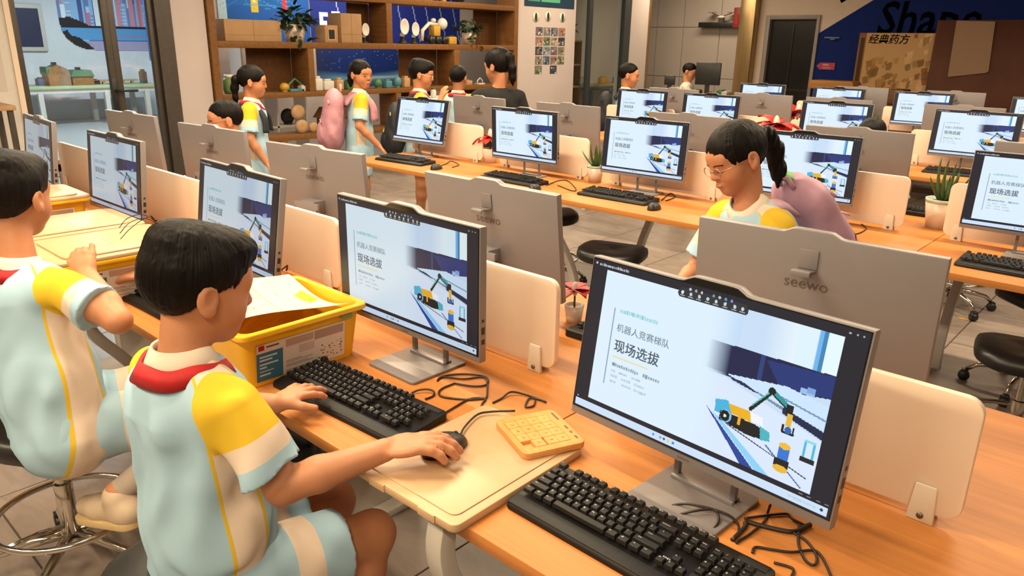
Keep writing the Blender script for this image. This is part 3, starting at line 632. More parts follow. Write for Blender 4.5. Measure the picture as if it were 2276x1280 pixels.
def mouse(x, y, yaw, label, z=0.7502):
    t = thing('computer_mouse', (x, y, z), yaw, label, 'mouse', 'black computer mice'); vs = []; fs = []; n = 20; m = 8
    for i in range(m+1):
        a = PI/2*i/m
        for k in range(n):
            b_ = 2*PI*k/n; r = math.cos(a)**0.7 if i < m else 0.001
            yy = math.sin(b_)*0.055*r; xx = math.cos(b_)*0.031*r*(1-0.12*math.sin(b_)); vs.append((xx, yy, 0.036*math.sin(a)*(1-0.25*math.sin(b_)*r)))
    for i in range(m):
        for k in range(n): fs.append((i*n+k, i*n+(k+1) % n, (i+1)*n+(k+1) % n, (i+1)*n+k))
    fs.append(tuple(range(n-1, -1, -1)))
    MB().add(vs, fs, None, True).build('mouse_shell', m_black, t)
    MB().lathe([(0.006, -0.003), (0.007, 0), (0.006, 0.003)], 12, Matrix.Translation((0, 0.027, 0.026)) @ Matrix.Rotation(PI/2, 4, 'Y')).build('scroll_wheel', m_rub, t)
mouse(-3.70, 2.235, .2, 'black mouse beside the leftmost keyboard of the second row'); mouse(-2.76, 2.16, .2, 'black mouse below the second keyboard of the second row')
mouse(-1.985, 2.22, .1, 'black mouse left of the ponytailed girl on the second row'); mouse(-1.03, 2.33, 0.6, 'black mouse half hidden behind the pink backpack')
mouse(-.948, -.222, -.12, 'black mouse under the front boy\'s right hand', z=.7712)

# ------------------------------------------------------------------ cables
m_cable = pm('black_cable', (0.018, 0.010, 0.008), 0.5)
def cable(pts, label, r=0.0024, name='cable', z=0.7535):
    P = []
    for p in pts:
        q = bz(p[:2], z+(p[2] if len(p) > 2 else 0)); P.append(tuple(q))
    m = MB().tube(catmull(P, 6), r, 6)
    return tag(m.build(name, m_cable), label, 'cable', 'black cables on the desks')
cable([(1481, 1132), (1500, 1122, .004), (1530, 1120, .012), (1578, 1130, .014), (1620, 1145, .014), (1640, 1165, .004), (1641, 1185), (1630, 1200)], 'thin black cable looping over the foreground monitor base')
cable([(1505, 1145), (1540, 1136, .012), (1583, 1132, .014), (1597, 1145, .012), (1594, 1165, .006), (1578, 1182)], 'small black cable loop lying on the foreground monitor base')
cable([(1712, 1122, .03), (1706, 1140), (1698, 1160), (1668, 1186), (1645, 1200), (1636, 1206)], 'black cable hanging straight from under the foreground monitor')
cable([(1628, 1200), (1655, 1172), (1660, 1160), (1690, 1168), (1760, 1182), (1795, 1168), (1802, 1166)], 'thick tied black cable bundle right of the foreground monitor base', 0.0045)
cable([(1655, 1152), (1700, 1146), (1748, 1142), (1765, 1155), (1790, 1168), (1778, 1170)], 'black cable crossing behind the tied bundle')
cable([(1776, 1165), (1774, 1200), (1778, 1220), (1790, 1245), (1808, 1256), (1816, 1245), (1810, 1225), (1790, 1200), (1760, 1182)], 'black cable loop at the right of the tied bundle')
cable([(1672, 1228), (1680, 1216), (1720, 1222), (1760, 1227), (1805, 1223), (1825, 1235), (1845, 1275), (1850, 1290)], 'black cable running off the lower picture edge')
cable([(1720, 1250), (1755, 1260), (1764, 1268), (1758, 1284)], 'short black cable at the corner of the foreground keyboard')
cable([(915, 873), (930, 867, .004), (950, 865, .006), (964, 870, .004), (962, 880), (945, 887)], 'black keyboard cable loop behind the front boy\'s keyboard')
cable([(985, 920), (1010, 905), (1040, 888), (1062, 884), (1080, 884), (1083, 868), (1082, 845), (1070, 838), (1030, 842), (985, 838), (972, 846), (985, 836), (1030, 831), (1075, 836), (1085, 845), (1078, 856), (1050, 858), (1010, 852)], 'coiled black cable on the desk behind the front boy\'s keyboard')
cable([(1010, 852), (985, 862), (975, 872), (985, 882), (1040, 888), (1078, 886), (1072, 896), (1068, 910)], 'black cable loop in front of the coiled cable')
cable([(1095, 895), (1115, 885), (1135, 871, .004), (1165, 876), (1200, 888), (1214, 894)], 'bent black cable behind the wooden puzzle')
cable([(1212, 892), (1190, 886), (1175, 886), (1168, 904), (1185, 902), (1190, 890)], 'tiny black cable loop above the wooden puzzle')
cable([(1022, 972, .024), (1032, 950, .024), (1060, 922, .024), (1090, 915, .024), (1145, 913, .026)], 'thin mouse cable lying on the pale box lid')
for pts, lb in (([(962, 372), (990, 365), (1002, 358), (1020, 366), (1005, 372)], 'thin cable beside the leftmost mouse of the second row'), ([(1215, 412), (1240, 402), (1262, 402), (1280, 420), (1272, 424), (1240, 412)], 'thin cable on the second row between two monitors'), ([(1470, 445), (1490, 430), (1500, 438), (1480, 446)], 'thin cable behind the middle mouse of the second row'), ([(1915, 498), (1925, 508), (1910, 518), (1890, 522)], 'thin cable behind the pink backpack')):
    cable(pts, lb, 0.003)
for pts, lb in (([(330, 435, .10), (345, 440, .08), (352, 465, .04), (348, 490), (335, 480, .03)], 'black cable looping behind the monitor between the yellow bins'), ([(130, 392, .04), (145, 398, .03), (165, 398, .04), (172, 402, .01), (165, 405)], 'black cable behind the dim leftmost monitor'), ([(625, 600, .02), (640, 590, .03), (636, 602, .01)], 'black cable curl behind the monitor at the front boy\'s head')):
    cable(pts, lb, 0.003)

# ------------------------------------------------------------------ yellow storage bins
m_yel = pm('yellow_plastic', (0.80, 0.42, 0.015), 0.38, var=0.03, spec=0.4)
m_lid = pm('translucent_cream_lid', (0.56, 0.36, 0.195), 0.4, var=0.03)
m_paper = pm('white_paper', (0.74, 0.70, 0.58), 0.7, var=0.03)
def tray(w, d, h, t, rim):
    """open tub, walls lean outwards, with a rolled rim"""
    m = MB(); k = 0.90
    def ring(x, y, z, r=0.025): return [(px, py, z) for px, py in rrect(x, y, r, 3)]
    A = [ring(w*k, d*k, 0), ring(w, d, h), ring(w+2*rim, d+2*rim, h), ring(w+2*rim, d+2*rim, h-0.014), ring(w+2*rim-.006, d+2*rim-.006, h-.014)]
    B = [ring(w-2*t, d-2*t, h), ring(w*k-2*t, d*k-2*t, t)]
    n = len(A[0]); vs = sum([A[0], A[1]], [])
    # outer wall up to under the rim, rim, inner wall, floor
    loops = [ring(w*k, d*k, 0), ring(w-.004, d-.004, h-.014), ring(w+2*rim, d+2*rim, h-.014), ring(w+2*rim, d+2*rim, h-.002), ring(w+2*rim-.004, d+2*rim-.004, h), ring(w-2*t, d-2*t, h), ring(w*k-2*t, d*k-2*t, t)]
    vs = sum(loops, []); fs = [tuple(range(n-1, -1, -1))]
    for i in range(len(loops)-1):
        for q in range(n): fs.append((i*n+q, i*n+(q+1) % n, (i+1)*n+(q+1) % n, (i+1)*n+q))
    fs.append(tuple((len(loops)-1)*n+q for q in range(n)))
    return m.add(vs, fs)
def label_img(seed, nx=96, ny=44):
    p = Paint(nx, ny, 'd8c6b4'); R = np.random.default_rng(seed)
    p.rect(0, .22, .28, 1, '3f6f86'); p.rect(.02, .03, .085, .17, 'b01c14'); p.rect(.10, .07, .24, .12, '6a4a40')
    for k in range(6): p.rect(.03, .32+.10*k, .03+R.uniform(.06, .2), .36+.10*k, 'b9cdd2')
    p.rect(.31, .05, .62, .25, 'b89480'); p.rect(.64, .05, .98, .30, 'a88a78'); p.rect(.46, .30, .64, .52, 'c7ab9c')
    for k in range(7): p.rect(.31, .58+.055*k, .31+R.uniform(.15, .33), .60+.055*k, '9b8474')
    for k in range(22): u, v = R.uniform(.68, .97), R.uniform(.42, .9); p.disc(u, v, .012, .02, ['7a5c48', 'a06a4a', '8a8a8a', '6a4a3a'][k % 4])
    return p.a
lb_mat = vcol_mat('printed_label', 0.55)
lb_me = color_grid('bin_label', label_img(4), 0.255, 0.100, lb_mat)
def bin_(x, y, label, lid, w=0.325, d=0.345, h=0.15):
    t = thing('storage_bin', (x, y, 0.7502), 0, label, 'storage bin', 'yellow storage bins')
    tray(w, d, h, 0.004, 0.014).build('tub', m_yel, t, bevel=0.0015, seg=1, ang=50)
    # label on the +x side, leaning with the wall
    lean = math.atan2(w*0.05, h-0.014)
    o = mobj('bin_label', lb_me, None, t, (w*0.45+0.0028+0.010*math.tan(lean), -0.012, 0.014), (0, 0, PI/2)); o.rotation_euler = Euler((-lean*0, 0, PI/2)); o.rotation_euler = (Matrix.Rotation(PI/2, 4, 'Z') @ Matrix.Rotation(lean, 4, 'X')).to_euler()
    if lid:
        l = MB(); l.prism(rrect(w+.03, d+.03, .03, 3), h+.0005, h+.012).prism(rrect(w*.9, d*.86, .03, 3), h+.012, h+.018).build('lid', m_lid, t, bevel=0.003)
        MB().prism(rrect(w+.036, d+.036, .03, 3), h-.012, h-.0005).build('rim_band', m_yel, t, bevel=0.002)
        MB().box((0, 0, h+.0184), (w*.4, .003, .0008)).build('lid_ridge', pm('lid_groove', (0.62, 0.48, 0.22), 0.4), t)
    return t
BA = bin_(-1.665, -0.182, 'open yellow storage bin with printed sheets, beside the front boy\'s face', False)
bin_(-2.555, -0.265, 'yellow storage bin with pale lid right behind the left boy\'s raised hand', True, .325, .40)
bin_(-2.925, -0.265, 'yellow storage bin with pale lid, farther of the pair side by side', True, .325, .40)
bin_(-3.60, -0.19, 'yellow storage bin with pale lid left of the second monitor', True)
MB().box((.1625+.005, .12, .128), (.002, .032, .016)).build('sticker', pm('green_sticker', (0.22, 0.25, 0.08), 0.6), BA)
# printed instruction sheet sagging in the open bin
def sheet_img():
    p = Paint(90, 100, 'e2d7b0'); R = np.random.default_rng(9)
    for k in range(3): p.rect(.03+.32*k, .46, .33+.32*k, .475, 'b59a62'); p.rect(.03+.32*k, .46, .04+.32*k, .98, 'b59a62')
    p.poly([(.30, .06), (.52, .02), (.60, .14), (.38, .18)], 'e8b020'); p.poly([(.06, .15), (.22, .12), (.27, .2), (.1, .24)], 'a8d4b8'); p.poly([(.075, .16), (.215, .135), (.25, .195), (.11, .225)], 'e2d7b0')
    for k in range(60):
        u, v = R.uniform(.05, .96), R.uniform(.5, .97); p.disc(u, v, .009, .009, ['a05040', '6a8a60', '8a7a58', 'c09a40', '6a6a78'][k % 5])
    for u, v in ((.12, .34), (.34, .32), (.62, .30)): p.disc(u, v, .05, .016, '7fc8b0')
    for k in range(5): p.rect(.40, .54+.08*k, .63, .545+.08*k, 'c9b384')
    return p.a
sh = color_grid('instruction_sheet', sheet_img(), 0.30, 0.315, vcol_mat('printed_paper', 0.7))
v = np.empty(len(sh.vertices)*3); sh.vertices.foreach_get('co', v); v = v.reshape(-1, 3); x, z = v[:, 0].copy(), v[:, 2].copy()
v[:, 0] = x; v[:, 1] = z-0.1575; v[:, 2] = 0.018*np.cos(z*9)+0.012*(x/0.15)**2-0.014*np.sin(x*14+1)
v[:, 2] -= 0.020
sh.vertices.foreach_set('co', v.ravel()); sh.update()
tag(mobj('instruction_sheet', sh, None, None, (-1.675, -0.188, 0.925)), 'printed building instruction sheet lying in the open yellow bin', 'paper')
def picture_card(x, y, rz, lb):
    p = Paint(20, 14, 'e8e0c8'); p.rect(.1, .15, .5, .85, '3a8a50'); p.disc(.72, .5, .16, .28, 'c04a3a'); me = color_grid('picture_card', p.a, .09, .06, vcol_mat('printed_paper'))
    tag(mobj('picture_card', me, None, None, (x, y, .7535), (-PI/2+.02, 0, rz)), lb, 'card')
picture_card(-3.28, -.20, .5, 'small printed card with green picture in front of the second monitor'); picture_card(-3.16, -.17, .2, 'small printed card beside the green picture card')

# ------------------------------------------------------------------ pale lid on the desk, number puzzle
lidt = thing('bin_lid', (-0.892, -0.198, 0.7505), 0.012, 'pale cream plastic box lid lying on the desk edge under the number puzzle', 'lid')
MB().prism(rrect(0.285, 0.375, 0.016, 4), 0, 0.017).build('lid_plate', m_lid, lidt, bevel=0.003)
MB().prism(rrect(0.245, 0.335, 0.016, 4), 0.017, 0.0195).build('lid_field', m_lid, lidt, bevel=0.0012)
for sx in (-1, 1): MB().box((sx*0.07, -0.1885, 0.009), (0.045, 0.004, 0.016)).build('lid_catch', m_lid, lidt, bevel=0.001)
lf = thing('bin_lid', (-1.30, 1.15, 0.0), 0.0, 'pale cream lid of a box behind the large foreground monitor', 'lid')
MB().prism(rrect(0.36, 0.30, 0.02, 4), 0.715, 0.735, None).build('lid_plate', m_lid, lf, bevel=0.003)
MB().b6(-.14, .14, -.11, .11, .45, .715).build('box_body', m_cream, lf, bevel=.004); MB().b6(-.12, .12, -.1, .1, 0, .45).build('box_stand', m_legw, lf, bevel=.004)
pz = thing('number_puzzle', (-0.845, -0.045, 0.7703), math.radians(-23.5), 'orange wooden number puzzle tray on the pale lid', 'puzzle')
m_pz = wood('puzzle_wood', (0.60, 0.25, 0.07), (0.74, 0.34, 0.11), 0.45, (6, 40, 40)); m_pz2 = wood('puzzle_block_wood', (0.66, 0.29, 0.085), (0.76, 0.36, 0.12), 0.45, (6, 40, 40))
W_, D_ = 0.158, 0.142
fr = MB(); base = rrect(W_, D_, 0.014, 4)
MB().prism(base, 0, 0.006).build('puzzle_base', m_pz, pz, bevel=0.0015)
n = len(base); inner = rrect(0.118, 0.103, 0.004, 4, 0.0, -0.006)
vs = [(x, y, 0.006) for x, y in base]+[(x, y, 0.014) for x, y in base]+[(x, y, 0.014) for x, y in inner]+[(x, y, 0.006) for x, y in inner]; fs = []
for i in range(3):
    for q in range(n): fs.append((i*n+q, i*n+(q+1) % n, (i+1)*n+(q+1) % n, (i+1)*n+q))
MB().add(vs, fs).build('puzzle_frame', m_pz, pz, bevel=0.0015, ang=50)
m_burn = pm('burnt_number_ink', (0.16, 0.06, 0.02), 0.6)
k = 0
for r_ in range(4):
    for c_ in range(4):
        k += 1
        if k == 16: break
        bxp, byp = -0.044+0.0293*c_, 0.0325-0.0256*r_-(0.0035 if c_ == 3 and r_ > 1 else 0)
        b_ = MB().box((bxp, byp, 0.0102), (0.0286, 0.0250, 0.008)).build('number_block', m_pz2, pz, bevel=0.0008, seg=1)
        me = text_mesh(str(k), 0.011, align='CENTER'); mobj('block_number', me, m_burn, b_, (bxp, byp, 0.0144))
for bx_, bw_ in ((-.045, .034), (.008, .014), (.030, .009), (.053, .012)): MB().box((bx_, .060, .0142), (bw_, .005, .0004)).build('frame_print', m_burn, pz)

# ------------------------------------------------------------------ stools
def stool_proto():
    t = thing('stool')
    vs = []; fs = []; n = 28; prof = [(0.90, 0.445), (0.99, 0.455), (1.0, 0.475), (0.97, 0.497), (0.86, 0.508), (0.5, 0.506), (0.001, 0.500)]
    for q, z in prof:
        for k in range(n):
            a = 2*PI*k/n; c, s_ = math.cos(a), math.sin(a); e = 0.62
            vs.append((0.185*q*abs(c)**e*(1 if c > 0 else -1), 0.165*q*abs(s_)**e*(1 if s_ > 0 else -1), z+0.014*(abs(c)**2)*q))
    for i in range(len(prof)-1):
        for k in range(n): fs.append((i*n+k, i*n+(k+1) % n, (i+1)*n+(k+1) % n, (i+1)*n+k))
    fs.append(tuple(range(n-1, -1, -1)))
    MB().add(vs, fs, None, True).build('seat', m_rub, t)
    MB().lathe([(0.07, 0.43), (0.07, 0.448)], 16).build('seat_plate', m_black, t)
    MB().lathe([(0.025, 0.12), (0.025, 0.30), (0.0165, 0.302), (0.0165, 0.435)], 16, smooth=False).build('gas_column', m_chrome, t, bevel=0.001, ang=60)
    MB().tube([(0.195*math.cos(2*PI*k/36), 0.195*math.sin(2*PI*k/36), 0.20) for k in range(36)], 0.010, 8, close=True).build('foot_ring', m_chrome, t)
    for k in range(3):
        a = 2*PI*k/3+0.4; MB().tube([(0.02*math.cos(a), 0.02*math.sin(a), 0.16), (0.10*math.cos(a), 0.10*math.sin(a), 0.185), (0.19*math.cos(a), 0.19*math.sin(a), 0.20)], 0.008, 8).build('ring_spoke', m_chrome, t)
    for k in range(5):
        a = 2*PI*k/5; c, s_ = math.cos(a), math.sin(a)
        g = MB().tube([(0.0, 0.0, 0.125), (0.10*c, 0.10*s_, 0.115), (0.20*c, 0.20*s_, 0.095), (0.245*c, 0.245*s_, 0.06)], [0.017, 0.016, 0.013, 0.010], 8).build('base_leg', m_chrome, t)
        w_ = MB().box((0.25*c, 0.25*s_, 0.046), (0.03, 0.03, 0.026), (0, 0, a)).lathe([(0.024, -0.016), (0.026, -0.012), (0.026, 0.012), (0.024, 0.016)], 14, Matrix.Translation((0.25*c, 0.25*s_, 0.0262)) @ Matrix.Rotation(a, 4, 'Z') @ Matrix.Rotation(PI/2, 4, 'X'))
        w_.build('castor', m_black, t)
    return t
st0 = stool_proto(); stf = True
STOOLS = [(-2.22, -0.60, .5, 'black stool with chrome foot ring under the boy at the left edge'), (-1.30, -0.60, .2, 'black stool hidden under the front boy'), (-2.19, 2.16, .3, 'black stool with its seat edge showing just above the foreground monitor'), (-3.02, 2.62, .9, 'black stool pushed under the middle of the second row, its chrome base showing'), (-.24, 2.10, .2, 'black stool at the right edge below the second row'), (-.32, 2.98, .8, 'black stool pushed under the second row at the right edge'), (-1.33, 3.35, .1, 'black stool under the far side of the second row'), (-0.92, 4.12, .5, 'black stool whose castors show under the second row at the right'), (-.52, 1.14, .4, 'black stool under the girl with the pink backpack'), (-3.32, 1.16, .4, 'black stool under the boy in dark glasses'), (-1.95, 3.55, .6, 'black stool on the far side of the second row seen between the desk legs')]
for (x, y, a, lb) in STOOLS:
    t = st0 if stf else copy_tree(st0); stf = False
    t.location = (x, y, 0); t.rotation_euler = (0, 0, a); tag(t, lb, 'stool', 'black stools on castors')

# ------------------------------------------------------------------ plants on the desks
m_soil = pm('dark_soil', (0.02, 0.013, 0.008), 0.9); m_leaf = pm('aloe_leaf', (0.055, 0.105, 0.022), 0.4, var=0.3, scale=8); m_leafd = pm('dark_leaf', (0.012, 0.035, 0.010), 0.45, var=0.4, scale=10)
m_pot = pm('white_ceramic', (0.62, 0.50, 0.40), 0.35, var=0.02); m_potrim = pm('mint_glaze', (0.40, 0.48, 0.40), 0.4)
def aloe(x, y, label, s=1.0, nl=13, z=0.7502, pot=None):
    t = thing('potted_aloe', (x, y, z), 0, label, 'plant', 'spiky potted plants'); R = np.random.default_rng(int(abs(x*100)))
    MB().lathe([(0.042*s, 0), (0.056*s, 0.095*s)], 24).build('pot', pot or m_pot, t)
    MB().lathe([(0.0565*s, 0.0945*s), (0.058*s, 0.108*s), (0.053*s, 0.108*s), (0.052*s, 0.098*s)], 24).build('pot_rim', m_potrim, t)
    MB().lathe([(0.053*s, 0.097*s), (0.001, 0.102*s)], 16).build('soil', m_soil, t)
    for k in range(nl):
        a = 2*PI*k/nl*2.4+R.uniform(-.2, .2); L = R.uniform(.09, .14)*s*(1.25 if k < 5 else 1); el = R.uniform(.55, 1.25) if k > 3 else R.uniform(1.1, 1.4)
        pts = []; rs = []
        for i in range(7):
            q = i/6; r_ = q*L*math.cos(el+.25*q); pts.append((math.cos(a)*(r_+.008*s), math.sin(a)*(r_+.008*s), .10*s+q*L*math.sin(el+.25*q))); rs.append(.0085*s*(1-q)**.7+.0006)
        MB().tube(pts, rs, 6).build('leaf', m_leaf, t)
    return t
aloe(-.80, 2.885, 'aloe in a white pot with mint rim on the second row', 1.32)
aloe(-2.69, 2.65, 'small spiky plant in a pale pot behind the second-row monitor', 0.95, 11)
aloe(-2.47, 7.05, 'small dark spiky plant in a white pot on the farthest row', 0.95, 11)
m_red = pm('red_petal', (0.42, 0.012, 0.010), 0.5, var=0.3, scale=14)
def red_flower(x, y, label, s=1.0, n=8, z=0.7502, seed=0):
    t = thing('red_flower_pot', (x, y, z), 0, label, 'plant', 'red flowers between the monitors'); R = np.random.default_rng(seed)
    MB().lathe([(0.03*s, 0), (0.04*s, 0.07*s), (0.035*s, 0.07*s), (0.034*s, .06*s)], 16).build('pot', m_pot, t)
    MB().tube([(0, 0, .02*s), (0, 0, .12*s)], .004*s, 6).build('stem', m_leafd, t)
    for k in range(n):
        a = 2*PI*k/n+R.uniform(-.3, .3); el = R.uniform(-.1, .9); L = R.uniform(.07, .11)*s; c, s_ = math.cos(a), math.sin(a); vs = []; fs = []
        for i in range(6):
            q = i/5; wd = .026*s*math.sin(PI*min(1, q*.92+.08))**.8; rr = q*L*math.cos(el-.6*q); zz = .12*s+q*L*math.sin(el-.6*q)
            for j in (-1, 0, 1): vs.append((c*rr-s_*wd*j, s_*rr+c*wd*j, zz+abs(j)*.008*s))
        for i in range(5):
            for j in range(2): fs.append((i*3+j, i*3+j+1, i*3+4+j, i*3+3+j))
        me = MB().add(vs, fs, None, True); o = me.build('petal', m_red, t)
        so = o.modifiers.new('thick', 'SOLIDIFY'); so.thickness = 0.002
    MB().ell((0, 0, .135*s), (.012*s, .012*s, .03*s)).build('flower_core', m_cream, t)
    return t
red_flower(-1.255, .60, 'red flower showing a few petals between two near dividers', .78, 9, seed=1)
red_flower(-3.34, .37, 'red petals sticking out left of the third near monitor', 1.3, 9, seed=2)
red_flower(-3.67, 2.72, 'red flower between the two leftmost monitors of the second row', 1.45, 9, seed=3)
red_flower(-2.41, 4.60, 'spread red flower above the ponytailed girl\'s head', 1.95, 11, z=.7502, seed=4)
red_flower(by((1775, 240), 5.58)[0], 5.58, 'red flower in front of the dark door', 2.1, 9, seed=5)
# ------------------------------------------------------------------ people: smooth solids meshed from distance fields
def nrm(v): v = np.asarray(v, float); return v/(np.linalg.norm(v)+1e-12)
def cone(a, b, ra, rb, k=0.012, flat=False): return ('c', np.asarray(a, float), np.asarray(b, float), ra, rb, k, flat)
def ellip(c, r, R=None, k=0.012): return ('e', np.asarray(c, float), np.asarray(r, float), np.eye(3) if R is None else np.asarray(R, float), k)
def ecap(a, b, lat, ha, hb, k=0.02): return ('t', np.asarray(a, float), np.asarray(b, float), nrm(lat), ha, hb, k)
def sd(p, P):
    if p[0] == 'c':
        _, a, b, ra, rb, k, fl = p; ba = b-a; L2 = ba@ba+1e-12; t = (P-a)@ba/L2; tc = np.clip(t, 0, 1)
        d = np.linalg.norm(P-a-tc[:, None]*ba, axis=1)-(ra+tc*(rb-ra))
        if fl: d = np.maximum(d, (t-1)*math.sqrt(L2))
        return d, k
    if p[0] == 'e':
        _, c, r, R, k = p; q = (P-c)@R; k0 = np.linalg.norm(q/r, axis=1); k1 = np.linalg.norm(q/(r*r), axis=1); return k0*(k0-1)/(k1+1e-9), k
    _, a, b, lat, ha, hb, k = p; ba = b-a; L = np.linalg.norm(ba); w_ = ba/L; lat = nrm(lat-(lat@w_)*w_); dep = np.cross(w_, lat)
    q = P-a; t = np.clip(q@w_/L, 0, 1); q2 = q-t[:, None]*ba
    hu = ha[0]+(hb[0]-ha[0])*t; hv = ha[1]+(hb[1]-ha[1])*t
    m = np.minimum(hu, hv); kk = np.sqrt((q2@lat/hu)**2+(q2@dep/hv)**2+(q2@w_/m)**2); return (kk-1)*m, k
CULL = [None, 0.0]
def union(prims, P):
    d = None
    if CULL[0] is not None and len(prims) > 6:      # leave out solids far from this group of grid blocks
        q = CULL[0][None]; dd = [sd(p, q)[0][0] for p in prims]; m_ = min(dd); prims = [p for p, v in zip(prims, dd) if v < m_+2.6*CULL[1]+.06]
    for p in prims:
        di, k = sd(p, P)
        if d is None: d = di
        else:
            h = np.clip(0.5+0.5*(d-di)/k, 0, 1); d = d+(di-d)*h-k*h*(1-h)
    return d
def mesh_sdf(fn, lo, hi, h, cull=True):
    """surface nets on a block-sparse grid"""
    lo = np.asarray(lo, float); n = np.ceil((np.asarray(hi, float)-lo)/h).astype(int)+1; B = 8
    nb = (n+B-1)//B; n = nb*B+1
    ci = np.stack(np.meshgrid(*[np.arange(q) for q in nb], indexing='ij'), -1).reshape(-1, 3)
    cen = lo+(ci+.5)*B*h; dc = fn(cen); near = np.abs(dc) < B*h*0.5*1.74*1.6+0.004
    val = np.empty(tuple(n), np.float32)
    full = np.where(dc < 0, -1.0, 1.0).reshape(tuple(nb)).astype(np.float32)
    val[:-1, :-1, :-1] = full.repeat(B, 0).repeat(B, 1).repeat(B, 2); val[-1] = 1; val[:, -1] = 1; val[:, :, -1] = 1
    loc = np.stack(np.meshgrid(*[np.arange(B+1)]*3, indexing='ij'), -1).reshape(-1, 3)
    cn = ci[near]; G = 3; key = ((cn[:, 0]//G)*100000+(cn[:, 1]//G)*1000+cn[:, 2]//G); od = np.argsort(key, kind='stable'); cn = cn[od]; key = key[od]; cut_ = np.flatnonzero(np.diff(key))+1
    for cb in np.split(cn, cut_):
        idx = (cb[:, None, :]*B+loc[None]).reshape(-1, 3); P = lo+idx*h
        if cull is not None: CULL[0] = (P.min(0)+P.max(0))/2; CULL[1] = np.linalg.norm(P.max(0)-P.min(0))/2
        val[idx[:, 0], idx[:, 1], idx[:, 2]] = fn(P).astype(np.float32)
    CULL[0] = None
    S = val < 0
    cnt = np.zeros(tuple(n-1), np.uint8)
    for dx in (0, 1):
        for dy in (0, 1):
            for dz in (0, 1): cnt += S[dx:n[0]-1+dx, dy:n[1]-1+dy, dz:n[2]-1+dz]
    act = (cnt > 0) & (cnt < 8); cells = np.argwhere(act); ids = np.full(tuple(n-1), -1, np.int32); ids[act] = np.arange(len(cells))
    pos = np.zeros((len(cells), 3)); ct = np.zeros(len(cells)); cor = [(a, b, c) for a in (0, 1) for b in (0, 1) for c in (0, 1)]
    for a in cor:
        for ax in range(3):
            if a[ax]: continue
            b = list(a); b[ax] = 1; va = val[cells[:, 0]+a[0], cells[:, 1]+a[1], cells[:, 2]+a[2]]; vb = val[cells[:, 0]+b[0], cells[:, 1]+b[1], cells[:, 2]+b[2]]
            m = (va < 0) != (vb < 0); t = np.where(m, va/(va-vb+1e-20), 0); q = np.tile(np.array(a, float), (len(cells), 1)); q[:, ax] += t
            pos[m] += q[m]; ct[m] += 1
    V = lo+(cells+pos/np.maximum(ct, 1)[:, None])*h; Q = []
    for ax in range(3):
        sl = [slice(0, None)]*3; s0 = [slice(0, q) for q in n]; s1 = [slice(0, q) for q in n]
        s0[ax] = slice(0, n[ax]-1); s1[ax] = slice(1, n[ax]); A = S[tuple(s0)]; Bv = S[tuple(s1)]
        e = np.argwhere(A != Bv); u, v = (ax+1) % 3, (ax+2) % 3
        e = e[(e[:, u] > 0) & (e[:, v] > 0) & (e[:, u] < n[u]-1) & (e[:, v] < n[v]-1)]
        f = []
        for du, dv in ((-1, -1), (0, -1), (0, 0), (-1, 0)):
            c = e.copy(); c[:, u] += du; c[:, v] += dv; f.append(ids[c[:, 0], c[:, 1], c[:, 2]])
        f = np.stack(f, 1); fl = ~A[e[:, 0], e[:, 1], e[:, 2]]; f[fl] = f[fl][:, ::-1]; Q.append(f)
    return V, np.concatenate(Q)
def np_mesh(name, V, Q, mat):
    me = bpy.data.meshes.new(name); Q = Q[(Q >= 0).all(1)]
    me.vertices.add(len(V)); me.vertices.foreach_set('co', V.astype(np.float32).ravel()); me.loops.add(Q.size); me.loops.foreach_set('vertex_index', Q.astype(np.int32).ravel())
    me.polygons.add(len(Q)); me.polygons.foreach_set('loop_start', np.arange(0, Q.size, 4, dtype=np.int32)); me.polygons.foreach_set('loop_total', np.full(len(Q), 4, np.int32))
    me.update(); me.validate(); me.shade_smooth(); me.materials.append(mat); return me
def bounds(prims, pad=0.02):
    lo, hi = np.full(3, 1e9), np.full(3, -1e9)
    for p in prims:
        if p[0] == 'c': pts = [(p[1], p[3]), (p[2], p[4])]
        elif p[0] == 'e': pts = [(p[1], max(p[2]))]
        else: pts = [(p[1], max(p[4])), (p[2], max(p[5]))]
        for c, r in pts: lo = np.minimum(lo, c-r); hi = np.maximum(hi, c+r)
    return lo-pad, hi+pad
def solid(name, prims, h, mat, parent, mod=None, pad=0.02):
    lo, hi = bounds(prims, pad)
    fn = (lambda P: union(prims, P)) if mod is None else (lambda P: mod(P, union(prims, P)))
    V, Q = mesh_sdf(fn, lo, hi, h)
    return mobj(name, np_mesh(name, V, Q, mat), None, parent), V
SKIN = pm('skin', (0.50, 0.215, 0.105), 0.5, var=0.07, scale=14, sss=0.0, spec=0.35, bump=0.03, bscale=300)
SKIND = pm('lips', (0.34, 0.085, 0.055), 0.5, var=0.05); EYE = pm('eye_dark', (0.015, 0.008, 0.006), 0.3)
